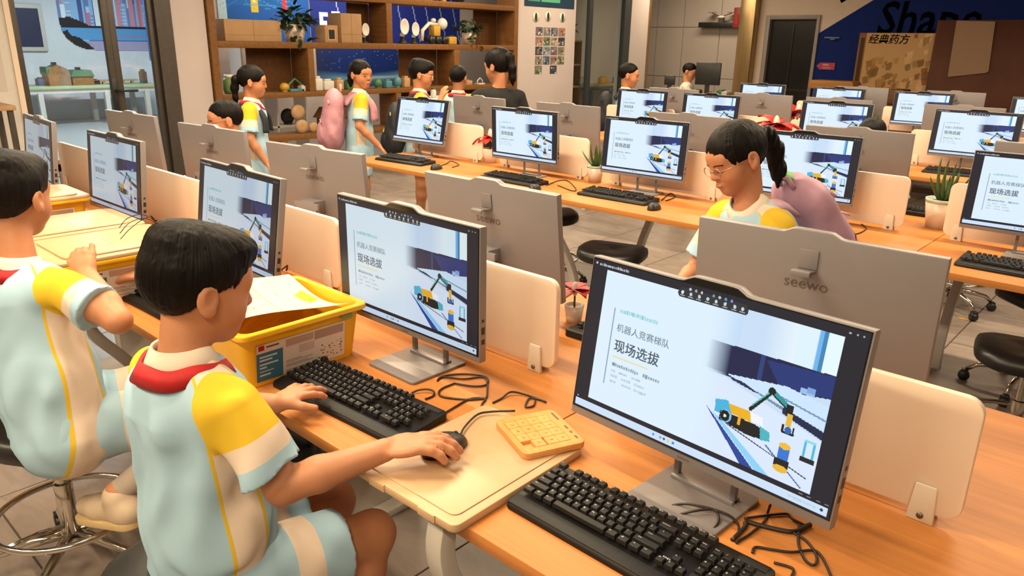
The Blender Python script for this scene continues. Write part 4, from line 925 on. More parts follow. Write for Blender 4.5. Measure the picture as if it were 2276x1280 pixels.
def hair_mat():
    m = bpy.data.materials.new('black_hair'); m.use_nodes = True; nt = m.node_tree; b = nt.nodes['Principled BSDF']; b.inputs['Roughness'].default_value = 0.48; b.inputs['Specular IOR Level'].default_value = 0.16
    a = nt.nodes.new('ShaderNodeAttribute'); a.attribute_name = 'strand'; n = nt.nodes.new('ShaderNodeTexNoise'); n.inputs['Scale'].default_value = 1.0; n.inputs['Detail'].default_value = 4
    nt.links.new(a.outputs['Vector'], n.inputs['Vector']); rp = nt.nodes.new('ShaderNodeValToRGB'); e = rp.color_ramp.elements; e[0].position = .35; e[1].position = .75; e[0].color = (0.0016, 0.0011, 0.001, 1); e[1].color = (0.008, 0.0042, 0.0028, 1)
    nt.links.new(n.outputs['Fac'], rp.inputs[0]); nt.links.new(rp.outputs[0], b.inputs['Base Color'])
    bp = nt.nodes.new('ShaderNodeBump'); bp.inputs['Strength'].default_value = 0.55; bp.inputs['Distance'].default_value = 0.004; nt.links.new(n.outputs['Fac'], bp.inputs['Height']); nt.links.new(bp.outputs[0], b.inputs['Normal'])
    return m
HAIR = hair_mat()
def attr(me, name, val, vec=False):
    a = me.attributes.new(name, 'FLOAT_VECTOR' if vec else 'FLOAT', 'POINT'); a.data.foreach_set('vector' if vec else 'value', np.asarray(val, np.float32).ravel())
def shirt_mat():
    m = bpy.data.materials.new('school_polo'); m.use_nodes = True; nt = m.node_tree; b = nt.nodes['Principled BSDF']; b.inputs['Roughness'].default_value = 0.85; b.inputs['Specular IOR Level'].default_value = 0.2
    blue, cream, yel = (0.36, 0.54, 0.66, 1), (0.70, 0.57, 0.46, 1), (0.70, 0.46, 0.03, 1)
    def at(n): a = nt.nodes.new('ShaderNodeAttribute'); a.attribute_name = n; return a.outputs['Fac']
    def gt(x, v): k = nt.nodes.new('ShaderNodeMath'); k.operation = 'GREATER_THAN'; nt.links.new(x, k.inputs[0]); k.inputs[1].default_value = v; return k.outputs[0]
    def mix(f, a, c):
        k = nt.nodes.new('ShaderNodeMix'); k.data_type = 'RGBA'; nt.links.new(f, k.inputs[0])
        for i, q in ((6, a), (7, c)):
            if isinstance(q, tuple): k.inputs[i].default_value = q
            else: nt.links.new(q, k.inputs[i])
        return k.outputs[2]
    sa, ta, sl = at('sa'), at('ta'), at('sl')
    tor = mix(gt(sa, -0.035), mix(gt(sa, -0.0), cream, cream), blue)      # sa < 0 : side panel
    ab = nt.nodes.new('ShaderNodeMath'); ab.operation = 'ABSOLUTE'; nt.links.new(sa, ab.inputs[0]); pip = nt.nodes.new('ShaderNodeMath'); pip.operation = 'LESS_THAN'; nt.links.new(ab.outputs[0], pip.inputs[0]); pip.inputs[1].default_value = 0.03
    tor = mix(pip.outputs[0], tor, yel)
    slv = mix(gt(ta, 0.46), yel, mix(gt(ta, 0.76), cream, blue))
    col = mix(gt(sl, 0.0), tor, slv)
    tc = nt.nodes.new('ShaderNodeTexCoord'); n = nt.nodes.new('ShaderNodeTexNoise'); n.inputs['Scale'].default_value = 900; nt.links.new(tc.outputs['Object'], n.inputs['Vector'])
    bp = nt.nodes.new('ShaderNodeBump'); bp.inputs['Strength'].default_value = 0.12; bp.inputs['Distance'].default_value = 0.001; nt.links.new(n.outputs['Fac'], bp.inputs['Height']); nt.links.new(bp.outputs[0], b.inputs['Normal'])
    nt.links.new(col, b.inputs['Base Color']); return m
SHIRT = shirt_mat()
COLLAR = pm('cream_collar', (0.72, 0.62, 0.50), 0.85, var=0.03); SCARF = pm('red_scarf', (0.46, 0.010, 0.012), 0.75, var=0.15, scale=30)
SHORT = pm('blue_shorts', (0.20, 0.31, 0.41), 0.85, var=0.06); SOCK = pm('grey_sock', (0.42, 0.35, 0.29), 0.9, var=0.08); SHOE = pm('cream_trainer', (0.60, 0.47, 0.33), 0.6, var=0.08); SOLE = pm('shoe_sole', (0.62, 0.45, 0.22), 0.6)
BLACKC = pm('black_cloth', (0.006, 0.006, 0.007), 0.85, var=0.2); PINKB = pm('pink_backpack_nylon', (0.50, 0.24, 0.29), 0.6, var=0.12, scale=22, bump=0.1, bscale=60); DARKB = pm('black_backpack_nylon', (0.010, 0.011, 0.016), 0.7, var=0.2); YELB = pm('yellow_webbing', (0.50, 0.32, 0.05), 0.7); LILAC = pm('lilac_backpack_nylon', (0.52, 0.30, 0.40), 0.6, var=0.08, scale=16); WHITEC = pm('white_shirt_cloth', (0.60, 0.55, 0.48), 0.85)
FRAME_D = pm('dark_glasses_frame', (0.02, 0.015, 0.012), 0.4); FRAME_W = pm('white_glasses_frame', (0.66, 0.58, 0.52), 0.4); FRAME_C = pm('thin_gold_glasses_frame', (0.45, 0.28, 0.20), 0.3, 0.5)
def Rot(az, pitch=0.0, roll=0.0):
    """columns right, forward, up; pitch > 0 looks down"""
    f = np.array([math.cos(az)*math.cos(pitch), math.sin(az)*math.cos(pitch), -math.sin(pitch)]); r = nrm(np.cross(f, (0, 0, 1))); u = np.cross(r, f)
    r, u = r*math.cos(roll)+u*math.sin(roll), -r*math.sin(roll)+u*math.cos(roll); return np.stack([r, f, u], 1)
def head_prims(s=1.0, ear=True):
    E = lambda c, r, k=.012: ellip(np.array(c)*s, np.array(r)*s, None, k*s)
    p = [E((0, -.008, .030), (.073, .092, .082)), E((0, .030, -.030), (.058, .060, .070), .03), E((0, .058, -.078), (.028, .026, .026), .03),
         E((.034, .046, -.030), (.030, .034, .036), .02), E((-.034, .046, -.030), (.030, .034, .036), .02), E((0, .070, .030), (.050, .022, .030), .03)]
    p += [cone(np.array((0, .082, .008))*s, np.array((0, .098, -.022))*s, .008*s, .0115*s, .012*s), E((.010, .092, -.026), (.008, .008, .007), .006), E((-.010, .092, -.026), (.008, .008, .007), .006)]
    p += [E((0, .088, -.052), (.020, .010, .006), .006), E((0, .086, -.060), (.017, .010, .006), .006)]
    if ear:
        for sx in (-1, 1): p += [E((sx*.078, -.010, -.004), (.009, .020, .030), .006), E((sx*.080, -.006, -.026), (.008, .012, .012), .006)]
    return p
def place(prims, c, R):
    out = []
    for p in prims:
        if p[0] == 'c': out.append(('c', c+R@p[1], c+R@p[2])+p[3:])
        elif p[0] == 'e': out.append(('e', c+R@p[1], p[2], R@p[3], p[4]))
        else: out.append(('t', c+R@p[1], c+R@p[2], R@p[3])+p[4:])
    return out
def hand(w_, fwd, up, side, curl=(0.25, 0.25, 0.25, 0.3), spread=0.10, thumb=0.55, s=1.0):
    """w_ wrist, fwd finger direction, up back of the hand, side towards the thumb"""
    f = nrm(fwd); u = nrm(np.asarray(up)-(np.asarray(up)@f)*f); t = nrm(np.asarray(side)-(np.asarray(side)@f)*f-(np.asarray(side)@u)*u); w_ = np.asarray(w_, float)
    R = np.stack([t, f, u], 1); L = 0.070*s
    p = [ellip(w_+f*L*.52, np.array((.031, .043, .0125))*s, R, .008), cone(w_+f*.012*s+t*.012*s, w_+f*.035*s+t*.022*s, .014*s, .012*s, .008)]
    ln = (.056, .064, .060, .047); off = (.0225, .0078, -.0075, -.0215); b0 = (.060, .066, .064, .056)
    for i in range(4):
        a0 = w_+f*b0[i]*s+t*off[i]*s+u*.002*s; dv = nrm(f+t*spread*(1.5-i)*.6); ang = 0; q = a0; rr = (.0088, .0082, .0076, .0066)
        segs = (.42, .32, .26)
        for j in range(3):
            ang += curl[i]*(0.8 if j == 0 else 1.2); d_ = dv*math.cos(ang)-u*math.sin(ang); e = q+d_*ln[i]*segs[j]*s
            p.append(cone(q, e, rr[j]*s, rr[j+1]*s, .0035)); q = e
    d1 = nrm(f*math.cos(thumb)+t*math.sin(thumb)-u*.15); q = w_+f*.022*s+t*.020*s; e = q+d1*.032*s; p.append(cone(q, e, .0125*s, .0100*s, .006))
    d2 = nrm(d1+f*.35-u*.1); e2 = e+d2*.028*s; p.append(cone(e, e2, .0100*s, .0078*s, .004)); return p
def wr(P, amp, seed=0.0):
    x, y, z = P[:, 0], P[:, 1], P[:, 2]
    return amp*(np.sin(52*x+38*y+9*z+2.5*np.sin(11*z+seed)+seed)*(.6+.4*np.sin(13*z+seed*3))+.55*np.sin(48*z+22*x-27*y+3*np.sin(23*x+seed))*np.sin(17*x+15*y+seed)+.35*np.sin(95*x-80*y+14*z+2*np.sin(21*z)))
def hair_solid(c, R, s, h, parent, style, seed=0.0, name='hair'):
    """style: boy | crop | girl (drawn back, parted fringe) | woman"""
    ys = np.array([-.12, -.085, -.05, -.015, .012, .035, .055, .075, .105])*s
    zs = {'boy': [-.080, -.078, -.066, -.014, .010, .018, .026, .036, .042], 'crop': [-.062, -.060, -.048, -.008, .016, .028, .040, .052, .058], 'girl': [-.05, -.05, -.04, -.004, .004, .006, .034, .050, .058], 'woman': [-.07, -.07, -.06, -.03, -.01, .0, .04, .055, .06]}[style]; zs = np.array(zs)*s
    rad = {'boy': (.083, .105, .096), 'crop': (.079, .099, .090), 'girl': (.081, .102, .092), 'woman': (.085, .105, .096)}[style]
    base = [ellip(np.array((0, -.008, .032))*s, np.array(rad)*s, None, .02)]
    if style == 'boy': base += [ellip(np.array((0, .055, .085))*s, np.array((.055, .045, .030))*s, None, .03*s), ellip(np.array((.0, -.05, .095))*s, np.array((.05, .045, .028))*s, None, .03*s)]
    lo, hi = np.full(3, -.16*s), np.full(3, .18*s)
    def fn(P):
        d = union(base, P); x, y, z = P[:, 0], P[:, 1], P[:, 2]; phi = np.arctan2(x, y+.035*s); rr = np.hypot(x, y+.035*s)
        zl = np.interp(y, ys, zs)+.006*s*np.sin(phi*34+seed)*(y > .03*s)+.003*s*np.sin(phi*61+seed)
        if style == 'girl': zl = zl+np.where(y > .04*s, -.022*s*np.clip(np.abs(x)/(.05*s), 0, 1)**2+.012*s*np.exp(-(x/(.012*s))**2), 0)
        d = d+(.0011*np.sin(phi*17+seed+9*np.sin(rr*30+2*np.sin(phi*5)))+.0005*np.sin(phi*61+seed*2+6*np.sin(rr*50)))*s*np.clip(rr/(.04*s), 0, 1)
        taper = np.clip((z-zl)/(.030*s), 0, 1) if style in ('boy', 'crop') else 1.0
        d = d+.006*s*(1-taper)
        return np.maximum(d, (zl-z)*.8)
    V, Q = mesh_sdf(fn, lo, hi, h); me = np_mesh(name, c+V@R.T, Q, HAIR)
    ph = np.arctan2(V[:, 0], V[:, 1]+.035*s); rr = np.hypot(V[:, 0], V[:, 1]+.035*s)
    attr(me, 'strand', np.stack([np.cos(ph)*34, np.sin(ph)*34, rr*14+V[:, 2]*9], 1), True)
    return mobj(name, me, None, parent)
def tail(pts, rs, parent, h, name='ponytail'):
    pr = [cone(pts[i], pts[i+1], rs[i], rs[i+1], .02) for i in range(len(pts)-1)]
    o, V = solid(name, pr, h, HAIR, parent, lambda P, d: d+.0022*np.sin(P[:, 0]*260+P[:, 1]*200))
    attr(o.data, 'strand', V*np.array((110, 110, 9)), True); return o
def face_y(prims, x, z):
    y = np.linspace(.13, .02, 140); P = np.stack([np.full(140, x), y, np.full(140, z)], 1); d = union(prims, P); i = np.argmax(d < 0); return y[i]
def face_parts(body, c, R, s, closed=False):
    hp = head_prims(s, False)
    for sx in (-1, 1):
        y = face_y(hp, sx*.031*s, -.002*s); T = frame_T(c, R[:, 0], R[:, 1], R[:, 2])
        if closed:
            MB().tube([tuple(c+R@np.array((sx*(.031+q)*s, face_y(hp, sx*(.031+q)*s, (-.004-.0035*(1-(q/.014)**2))*s)+.0004, (-.004-.0035*(1-(q/.014)**2))*s))) for q in np.linspace(-.014, .014, 9)], .0014*s, 6).build('eyelash', EYE, body)
        else: MB().ell((sx*.031*s, y-.0012*s, -.002*s), (.0125*s, .004*s, .0042*s), T).build('eye', EYE, body)
        MB().tube([tuple(c+R@np.array((sx*(.033+q)*s, face_y(hp, sx*(.033+q)*s, (.018-.10*q*abs(q)/.02)*s)+.0006, (.018-8*q*q)*s))) for q in np.linspace(-.017, .017, 7)], .0016*s, 5).build('eyebrow', HAIR, body)
    MB().tube([tuple(c+R@np.array((q*s, face_y(hp, q*s, -.0565*s)+.0004, (-.0565+5*q*q)*s))) for q in np.linspace(-.018, .018, 9)], [.001*s, .0024*s, .0032*s, .0034*s, .003*s, .0034*s, .0032*s, .0024*s, .001*s], 6).build('mouth', SKIND, body)
def glasses(body, c, R, s, mat, r=0.0014):
    g = MB(); hp = head_prims(s, False)
    for sx in (-1, 1):
        g.tube([tuple(c+R@(np.array((sx*.033+.021*math.cos(a), .098, -.006+.017*math.sin(a)))*s)) for a in np.linspace(0, 2*PI, 20, endpoint=False)], r*s, 6, close=True)
        g.tube([tuple(c+R@(np.array(q)*s)) for q in ((sx*.054, .097, 0), (sx*.074, .075, .004), (sx*.081, .0, .006), (sx*.080, -.012, -.004))], r*s, 6)
    g.tube([tuple(c+R@(np.array(q)*s)) for q in ((-.012, .099, -.002), (0, .102, .001), (.012, .099, -.002))], r*s, 6); g.build('glasses', mat, body)
def ring_band(name, c, R, r0, z0, r1, z1, th, mat, parent, n=40, sy=0.92, front_drop=0.0, wave=0.0):
    """band around the neck: R columns right, forward, up"""
    vs = []; fs = []; c = np.asarray(c, float)
    for k in range(n):
        a = 2*PI*k/n; ca, sa_ = math.cos(a), math.sin(a); dr = front_drop*max(0, sa_)**2+wave*math.sin(5*a)
        for r, z in ((r0, z0), (r1, z1), (r1+th, z1), (r0+th, z0+th*.3)): vs.append(tuple(c+R@np.array((r*ca, r*sa_*sy, z-dr))))
    for k in range(n):
        j = (k+1) % n
        for q in range(4): fs.append((k*4+q, j*4+q, j*4+(q+1) % 4, k*4+(q+1) % 4))
    return MB().add(vs, [tuple(reversed(f)) for f in fs], None, True).build(name, mat, parent, bevel=0.0)
def person(label, J, head_az, head_pitch=0.15, head_roll=0.0, s=1.0, h=0.006, style='boy', hands=None, clothing='uniform', scarf=True, collar=True, face=False, closed=False, glass=None, legs=True, arms=('L', 'R'), fold=0.003, seed=0.0, cat='person', sleeve=0.80, scarf_front=False, grp=None, wide=1.0):
    """J: joints in world space. body is one continuous skin surface; hair and clothing are its children"""
    J = {k: np.asarray(v, float) for k, v in J.items()}; Rh = Rot(head_az, head_pitch, head_roll); sk = place(head_prims(s), J['head'], Rh)
    lat = nrm(J['shR']-J['shL']); nk = J['neck']; pel = J['pelvis']; up = nrm(nk-pel); fw = nrm(np.cross(up, lat)); Rt = np.stack([lat, fw, nrm(np.cross(lat, fw))], 1)
    chest = nk-up*.10*s; hw = np.linalg.norm(J['shR']-J['shL'])/2
    sk += [cone(J['head']+Rh@np.array((0, -.018, -.055))*s, nk-up*.02, .042*s, .048*s, .02), cone(nk-up*.02, chest, .044*s, .06*s, .02), cone(chest, pel, .072*s, .075*s, .03)]
    slv = []; tor = [ecap(pel-up*.05*s, pel+up*.10*s, lat, (.150*s*wide, .118*s), (.138*s*wide, .108*s), .03), ecap(pel+up*.10*s, chest, lat, (.138*s*wide, .106*s), (.136*s*wide, .098*s), .04), cone(chest+up*.03*s, J['shR']-lat*.03*s, .058*s, .046*s, .05), cone(chest+up*.03*s, J['shL']+lat*.03*s, .058*s, .046*s, .05), cone(chest, nk-up*.048*s, .085*s, .052*s, .04)]
    ends = {}
    for sd_ in ('L', 'R'):
        if sd_ not in arms: continue
        sh, el, wr_ = J['sh'+sd_], J['el'+sd_], J['wr'+sd_]
        sk += [cone(sh, sh+(el-sh)*.55, .032*s, .037*s, .02), cone(sh+(el-sh)*.55, el, .038*s, .0325*s, .02), cone(el, el+(wr_-el)*.35, .0335*s, .033*s, .012), cone(el+(wr_-el)*.35, wr_, .033*s, .0225*s, .012), cone(chest-up*.02, sh-up*.01, .05*s, .030*s, .02)]
        if hands and sd_ in hands: sk += hand(wr_, *hands[sd_][:3], **{**dict(s=s*.98), **(hands[sd_][3] if len(hands[sd_]) > 3 else {})})
        else:
            d_ = nrm(wr_-el); sd2 = nrm(np.cross(d_, (0, 0, 1))+1e-6); sk += hand(wr_, d_, nrm(np.cross(sd2, d_)), sd2, s=s*.95)
        e = sh+(el-sh)*sleeve; slv.append((sd_, sh, e)); ends[sd_] = e
    if legs:
        for sd_ in ('L', 'R'):
            hp, kn, an = J['hip'+sd_], J['kn'+sd_], J['an'+sd_]
            sk += [cone(pel, hp, .07*s, .072*s, .03), cone(hp, kn, .070*s, .050*s, .03), cone(kn, kn+(an-kn)*.3, .050*s, .046*s, .02), cone(kn+(an-kn)*.3, an, .046*s, .029*s, .02), cone(an, an+np.array((0, 0, -.03)), .03*s, .03*s, .02)]
    ec = [(J['head']+Rh@(np.array((sx*.0875, -.006, .002))*s), np.array((.0075, .011, .017))*s) for sx in (-1, 1)]
    def hollow(P, d):
        for c_, r_ in ec: d = np.maximum(d, -sd(ellip(c_, r_, Rh), P)[0])
        return d
    body, _ = solid('person', sk, h, SKIN, None, hollow); tag(body, label, cat, grp)
    hair_solid(J['head'], Rh, s, h*.9, body, style, seed)
    if clothing in ('uniform', 'black', 'white'):
        spr = [cone(a+(e-a)*.04, e, .047*s, .064*s, .02, True) for _, a, e in slv]
        amp = fold
        def mod(P, d):
            return d+wr(P, amp, seed)
        allp = tor+spr; lo, hi = bounds(allp, .02)
        fn0 = lambda P: union(allp, P)
        cut = lambda P: np.maximum(fn0(P)+wr(P, amp, seed), np.stack([np.where(np.linalg.norm(P-e, axis=1) < .085*s, (P-e)@nrm(e-a), -1) for _, a, e in slv], 0).max(0)) if slv else fn0(P)+wr(P, amp, seed)
        V, Q = mesh_sdf(cut, lo, hi, h); mt = {'uniform': SHIRT, 'black': BLACKC, 'white': WHITEC}[clothing]; me = np_mesh('shirt', V, Q, mt)
        if clothing == 'uniform':
            dt = union(tor, V); ta = np.zeros(len(V)); ds = np.full(len(V), 1.0)
            for (_, a, e) in slv:
                # seam: how far out along the arm the vertex lies
                t = (V-a)@(e-a)/((e-a)@(e-a)); dd, _k = sd(cone(a-(e-a)*.02, e, .060*s, .061*s), V); m = dd < ds; ds = np.where(m, dd, ds); ta = np.where(m, t, ta)
            q = V-chest; u_ = (q@lat); v_ = q@fw; w_ = q@up; ang = np.arctan2(np.abs(v_)/.10, np.abs(u_)/.136)
            attr(me, 'sl', dt-ds+.006); attr(me, 'ta', ta); attr(me, 'sa', ang-(.40+.08*np.sin(w_*9+1.0)))
        shirt = mobj('shirt', me, None, body)
        if slv:
            for sd_, a, e in slv:     # dark inside of the sleeve opening is simply the arm; add a hem band
                ax = nrm(e-a); r0 = nrm(np.cross(ax, (0, 0, 1))); Rr = np.stack([r0, np.cross(ax, r0), ax], 1)
    if collar:
        ring_band('collar', nk-up*.006, Rt, .050*s, .032*s, .078*s, -.018*s, .006*s, COLLAR, body, front_drop=.018*s)
    if scarf:
        ring_band('scarf', nk+up*.0, Rt, .073*s, .002*s, .094*s, -.028*s, .008*s, SCARF, body, front_drop=.03*s, wave=.003*s)
        if scarf_front:
            f0 = nk+fw*.075*s-up*.045*s; g = MB().ell(tuple(f0), (.014*s, .014*s, .014*s))
            for sx in (-1, 1): g.tube([tuple(f0), tuple(f0-up*.05*s+lat*sx*.012*s+fw*.012), tuple(f0-up*.11*s+lat*sx*.025*s+fw*.015)], [.010*s, .018*s, .004*s], 8)
            g.build('scarf_knot', SCARF, body)
    if legs and clothing == 'uniform':
        sp = [ecap(pel-up*.05*s, pel+up*.05*s, lat, (.142*s, .115*s), (.138*s, .105*s), .03)]
        for sd_ in ('L', 'R'): sp += [cone(J['hip'+sd_], J['hip'+sd_]+(J['kn'+sd_]-J['hip'+sd_])*.68, .088*s, .082*s, .03, True)]
        cutp = [(J['hip'+q], J['hip'+q]+(J['kn'+q]-J['hip'+q])*.68) for q in ('L', 'R')]; lo, hi = bounds(sp, .02)
        fs_ = lambda P: np.maximum(union(sp, P)+wr(P, .0025, seed+2), np.stack([np.where(np.linalg.norm(P-e, axis=1) < .12*s, (P-e)@nrm(e-a), -1) for a, e in cutp], 0).max(0))
        V, Q = mesh_sdf(fs_, lo, hi, h); me = np_mesh('shorts', V, Q, SHIRT)
        tl = np.max(np.stack([(V-a)@(e-a)/((e-a)@(e-a)) for a, e in cutp], 0), 0); rd = np.min(np.stack([sd(cone(a, e, .02, .02), V)[0] for a, e in cutp], 0), 0)
        attr(me, 'sl', tl-.42); attr(me, 'ta', .47+(tl-.42)*.967); attr(me, 'sa', np.full(len(V), .5)); mobj('shorts', me, None, body)
    if legs:
        for sd_ in ('L', 'R'):
            kn, an = J['kn'+sd_], J['an'+sd_]; ax = nrm(an-kn)
            solid('sock', [cone(an-ax*.13*s, an, .036*s, .034*s, .01, False)], h*1.2, SOCK, body)
            fd = J.get('ft'+sd_); fd = nrm(fd-an) if fd is not None else nrm(fw*1.0+np.array((0, 0, -.15))); fd = nrm(fd); bt = an-np.array((0, 0, .055))*s
            solid('shoe', [cone(bt-fd*.035*s, bt+fd*.085*s, .038*s, .034*s, .02), cone(bt+fd*.085*s, bt+fd*.135*s, .036*s, .030*s, .02), cone(bt-fd*.02*s, an-np.array((0, 0, .012)), .038*s, .042*s, .02)], h*1.2, SHOE, body)
            MB().prism(rrect(.078*s, .235*s, .036*s, 5), -.014, .008, frame_T(bt+fd*.05*s-np.array((0, 0, .03))*s, np.cross(fd, (0, 0, 1)), fd, np.cross(np.cross(fd, (0, 0, 1)), fd))).build('shoe_sole', SOLE, body, bevel=.003)
    if face: face_parts(body, J['head'], Rh, s, closed)
    if glass is not None: glasses(body, J['head'], Rh, s, glass)
    return body, Rh, Rt
# ------------------------------------------------------------------ the children and adults
A = np.array
# front boy at the keyboard and mouse
J = dict(head=bd((440, 640), 1.45), neck=(-1.305, -.578, .978), shR=(-1.158, -.560, .918), shL=(-1.440, -.588, .908), pelvis=(-1.285, -.575, .535),
         elR=bd((628, 1082), 1.415), wrR=bz((856, 1000), .812), elL=(-1.475, -.455, .765), wrL=bz((610, 898), .800),
         hipR=(-1.20, -.52, .50), hipL=(-1.37, -.53, .50), knR=(-1.165, -.255, .475), knL=(-1.335, -.245, .48), anR=(-1.19, -.33, .16), anL=(-1.36, -.32, .16))
hands = {'R': (bz((1022, 972), .832)-bz((856, 1000), .812), (-.06, 0, 1), (-1, .3, -.1), dict(curl=(.27, .30, .32, .32), spread=.20, thumb=.32, s=1.2)),
         'L': ((-.05, 1, .10), (.10, 0, 1), (1, -.1, -.1), dict(curl=(.22, .20, .24, .3), spread=.35, thumb=1.0))}
front, _, _ = person('boy in school polo and red scarf typing at the keyboard in front', J, math.radians(84), .22, .0, 1.02, .0042, 'boy', hands, fold=.0055, seed=1.3, scarf_front=False)
m = MB()
c = J['head']; Rh = Rot(math.radians(84), .22)
for k in range(3):
    x0 = -.03+.014*k; P = [A((x0, -.070-.004*(k % 3), .112)), A((x0-.012, -.098, .128-.004*(k % 2))), A((x0-.022, -.122, .118-.006*k)), A((x0-.026, -.134-.002*k, .098-.008*k))]
    m.tube([tuple(c+Rh@q) for q in catmull(P, 4)], .0007, 5)
m.build('hair_cowlick', HAIR, front)
# boy at the left picture edge with raised hand
J = dict(head=bd((28, 440), 2.02), neck=bd((38, 585), 2.02), shR=bd((142, 640), 1.97), shL=A(bd((38, 585), 2.02))*2-A(bd((142, 640), 1.97))+A((0, 0, -.07)), pelvis=(-2.13, -.60, .545), elR=bd((262, 712), 1.93), wrR=bd((196, 612), 2.00), elL=(-2.46, -.42, .78), wrL=(-2.42, -.30, .82),
         hipR=(-2.07, -.53, .52), hipL=(-2.23, -.50, .52), knR=(-1.90, -.25, .53), knL=(-2.14, -.20, .52), anR=bd((262, 1095), 2.10), anL=(-2.10, -.42, .27))
J['ftR'] = J['anR']+A((-.28, -.10, -.05))
hands = {'R': ((-.35, -.05, .35), (.5, -.5, .5), (0, .3, 1), dict(curl=(.9, .95, .95, 1.0), spread=.05, thumb=.5))}
person('boy in a blue and cream school polo cut by the left picture edge, hand raised', J, math.radians(128), .12, .0, 1.02, .005, 'boy', hands, fold=.004, seed=2.1, sleeve=.64)
# girl with glasses and lilac backpack behind the large monitor back
hd = bd((1640, 352), 2.42); nk = bd((1660, 456), 2.45)
J = dict(head=hd, neck=nk, shR=nk+A((-.115, .07, -.055)), shL=nk+A((.125, -.02, -.055)), pelvis=nk+A((.16, .22, -.42)))
J.update(elR=J['shR']+A((-.05, -.05, -.2)), wrR=J['shR']+A((-.02, -.24, -.22)), elL=J['shL']+A((.05, -.02, -.21)), wrL=J['shL']+A((-.02, -.2, -.24)))
pv = J['pelvis']; J.update(hipR=pv+A((-.08, .0, -.03)), hipL=pv+A((.07, -.04, -.03)), knR=pv+A((-.10, -.04, -.36)), knL=pv+A((.08, -.08, -.36)), anR=pv+A((-.08, .05, -.58)), anL=pv+A((.10, .0, -.58)))
g, Rh, Rt = person('girl with ponytail, thin glasses and lilac backpack looking down behind the monitor', J, math.radians(-122), .42, -.10, 1.0, .0045, 'girl', None, face=True, closed=True, glass=FRAME_C, fold=.002, seed=.4, scarf=False)
f0 = nk+Rt@A((0, .075, -.045)); MB().ell(tuple(f0), (.018, .018, .014)).tube([tuple(f0), tuple(f0+Rt@A((0, .02, -.06)))], [.016, .026], 8).build('scarf_knot', SCARF, g)
H = lambda q: hd+Rh@A(q)
tail([H((.0, -.09, .035)), H((.015, -.125, .02)), H((.03, -.145, -.04)), H((.03, -.135, -.11)), H((.025, -.115, -.155))], [.024, .030, .030, .024, .008], g, .005)
def backpack(label, c, R, sc, mat, trim, h=.008, straps=None, pocket=True, grp=None):
    """R columns: right, out (away from the wearer's back), up"""
    E = lambda q, r, k=.03: ellip(c+R@(A(q)*sc), A(r)*sc, R, k*sc)
    pr = [E((0, .02, .0), (.145, .075, .20)), E((0, .03, -.08), (.15, .085, .13)), E((0, .01, .12), (.125, .06, .09))]
    b, _ = solid('backpack', pr, h, mat, None, lambda P, d: d+wr(P, .003, 3.1)); tag(b, label, 'backpack', grp)
    if pocket:
        solid('front_pocket', [E((0, .085, -.085), (.11, .045, .085))], h, mat, b, lambda P, d: d+wr(P, .003, 1.1))
        z = MB(); z.tube([tuple(c+R@(A((x, .105+.0*x, .0-.5*x*x))*sc)) for x in np.linspace(-.1, .1, 9)], .0045*sc, 6); z.build('zip', trim, b)
        z = MB(); z.tube([tuple(c+R@(A((x, .055, .165-3.2*x*x))*sc)) for x in np.linspace(-.12, .12, 11)], .005*sc, 6); z.build('zip', trim, b)
    MB().tube([tuple(c+R@(A(q)*sc)) for q in ((-.03, -.03, .195), (-.02, -.03, .235), (.02, -.03, .235), (.03, -.03, .195))], .008*sc, 6).build('grab_handle', trim, b)
    for st in (straps or []):
        m = MB(); P = catmull([tuple(q) for q in st], 5); vs = []; fs = []
        for i, p in enumerate(P):
            t_ = A(P[min(i+1, len(P)-1)])-A(P[max(i-1, 0)]); o_ = nrm(A(p)-(c-R[:, 1]*.18*sc)); w_ = nrm(np.cross(t_, o_))*.030*sc; o_ = nrm(np.cross(w_, t_))*.008*sc
            for q in (w_+o_, -w_+o_, -w_-o_, w_-o_): vs.append(tuple(A(p)+q))
        for i in range(len(P)-1):
            for q in range(4): fs.append((i*4+q, i*4+(q+1) % 4, i*4+4+(q+1) % 4, i*4+4+q))
        fs += [(3, 2, 1, 0), tuple(len(P)*4-4+q for q in range(4))]
        o = m.add(vs, fs, None, True).build('shoulder_strap', mat, b)
    return b
def straps_for(nk, Rt, c, s=1.0):
    out = []
    for sx in (-1, 1):
        L = lambda x, y, z: nk+Rt@(A((sx*x, y, z))*s)
        out.append([L(.065, -.12, -.10), L(.072, -.06, -.026), L(.076, .0, -.020), L(.080, .06, -.052), L(.088, .102, -.12), L(.10, .112, -.22)])
    return out
Rb = np.stack([Rt[:, 0], -Rt[:, 1], Rt[:, 2]], 1)
lb = backpack('lilac pink backpack worn by the ponytailed girl with glasses', nk+Rt@A((0, -.20, -.235)), Rb, .95, LILAC, LILAC, .007, straps_for(nk, Rt, None))
MB().box(tuple(nk+Rt@A((.02, -.20, -.03))), (.045, .045, .02), (.4, .2, .5)).build('keyring_toy', pm('green_toy', (0.10, 0.42, 0.05), 0.5), lb, bevel=.006)
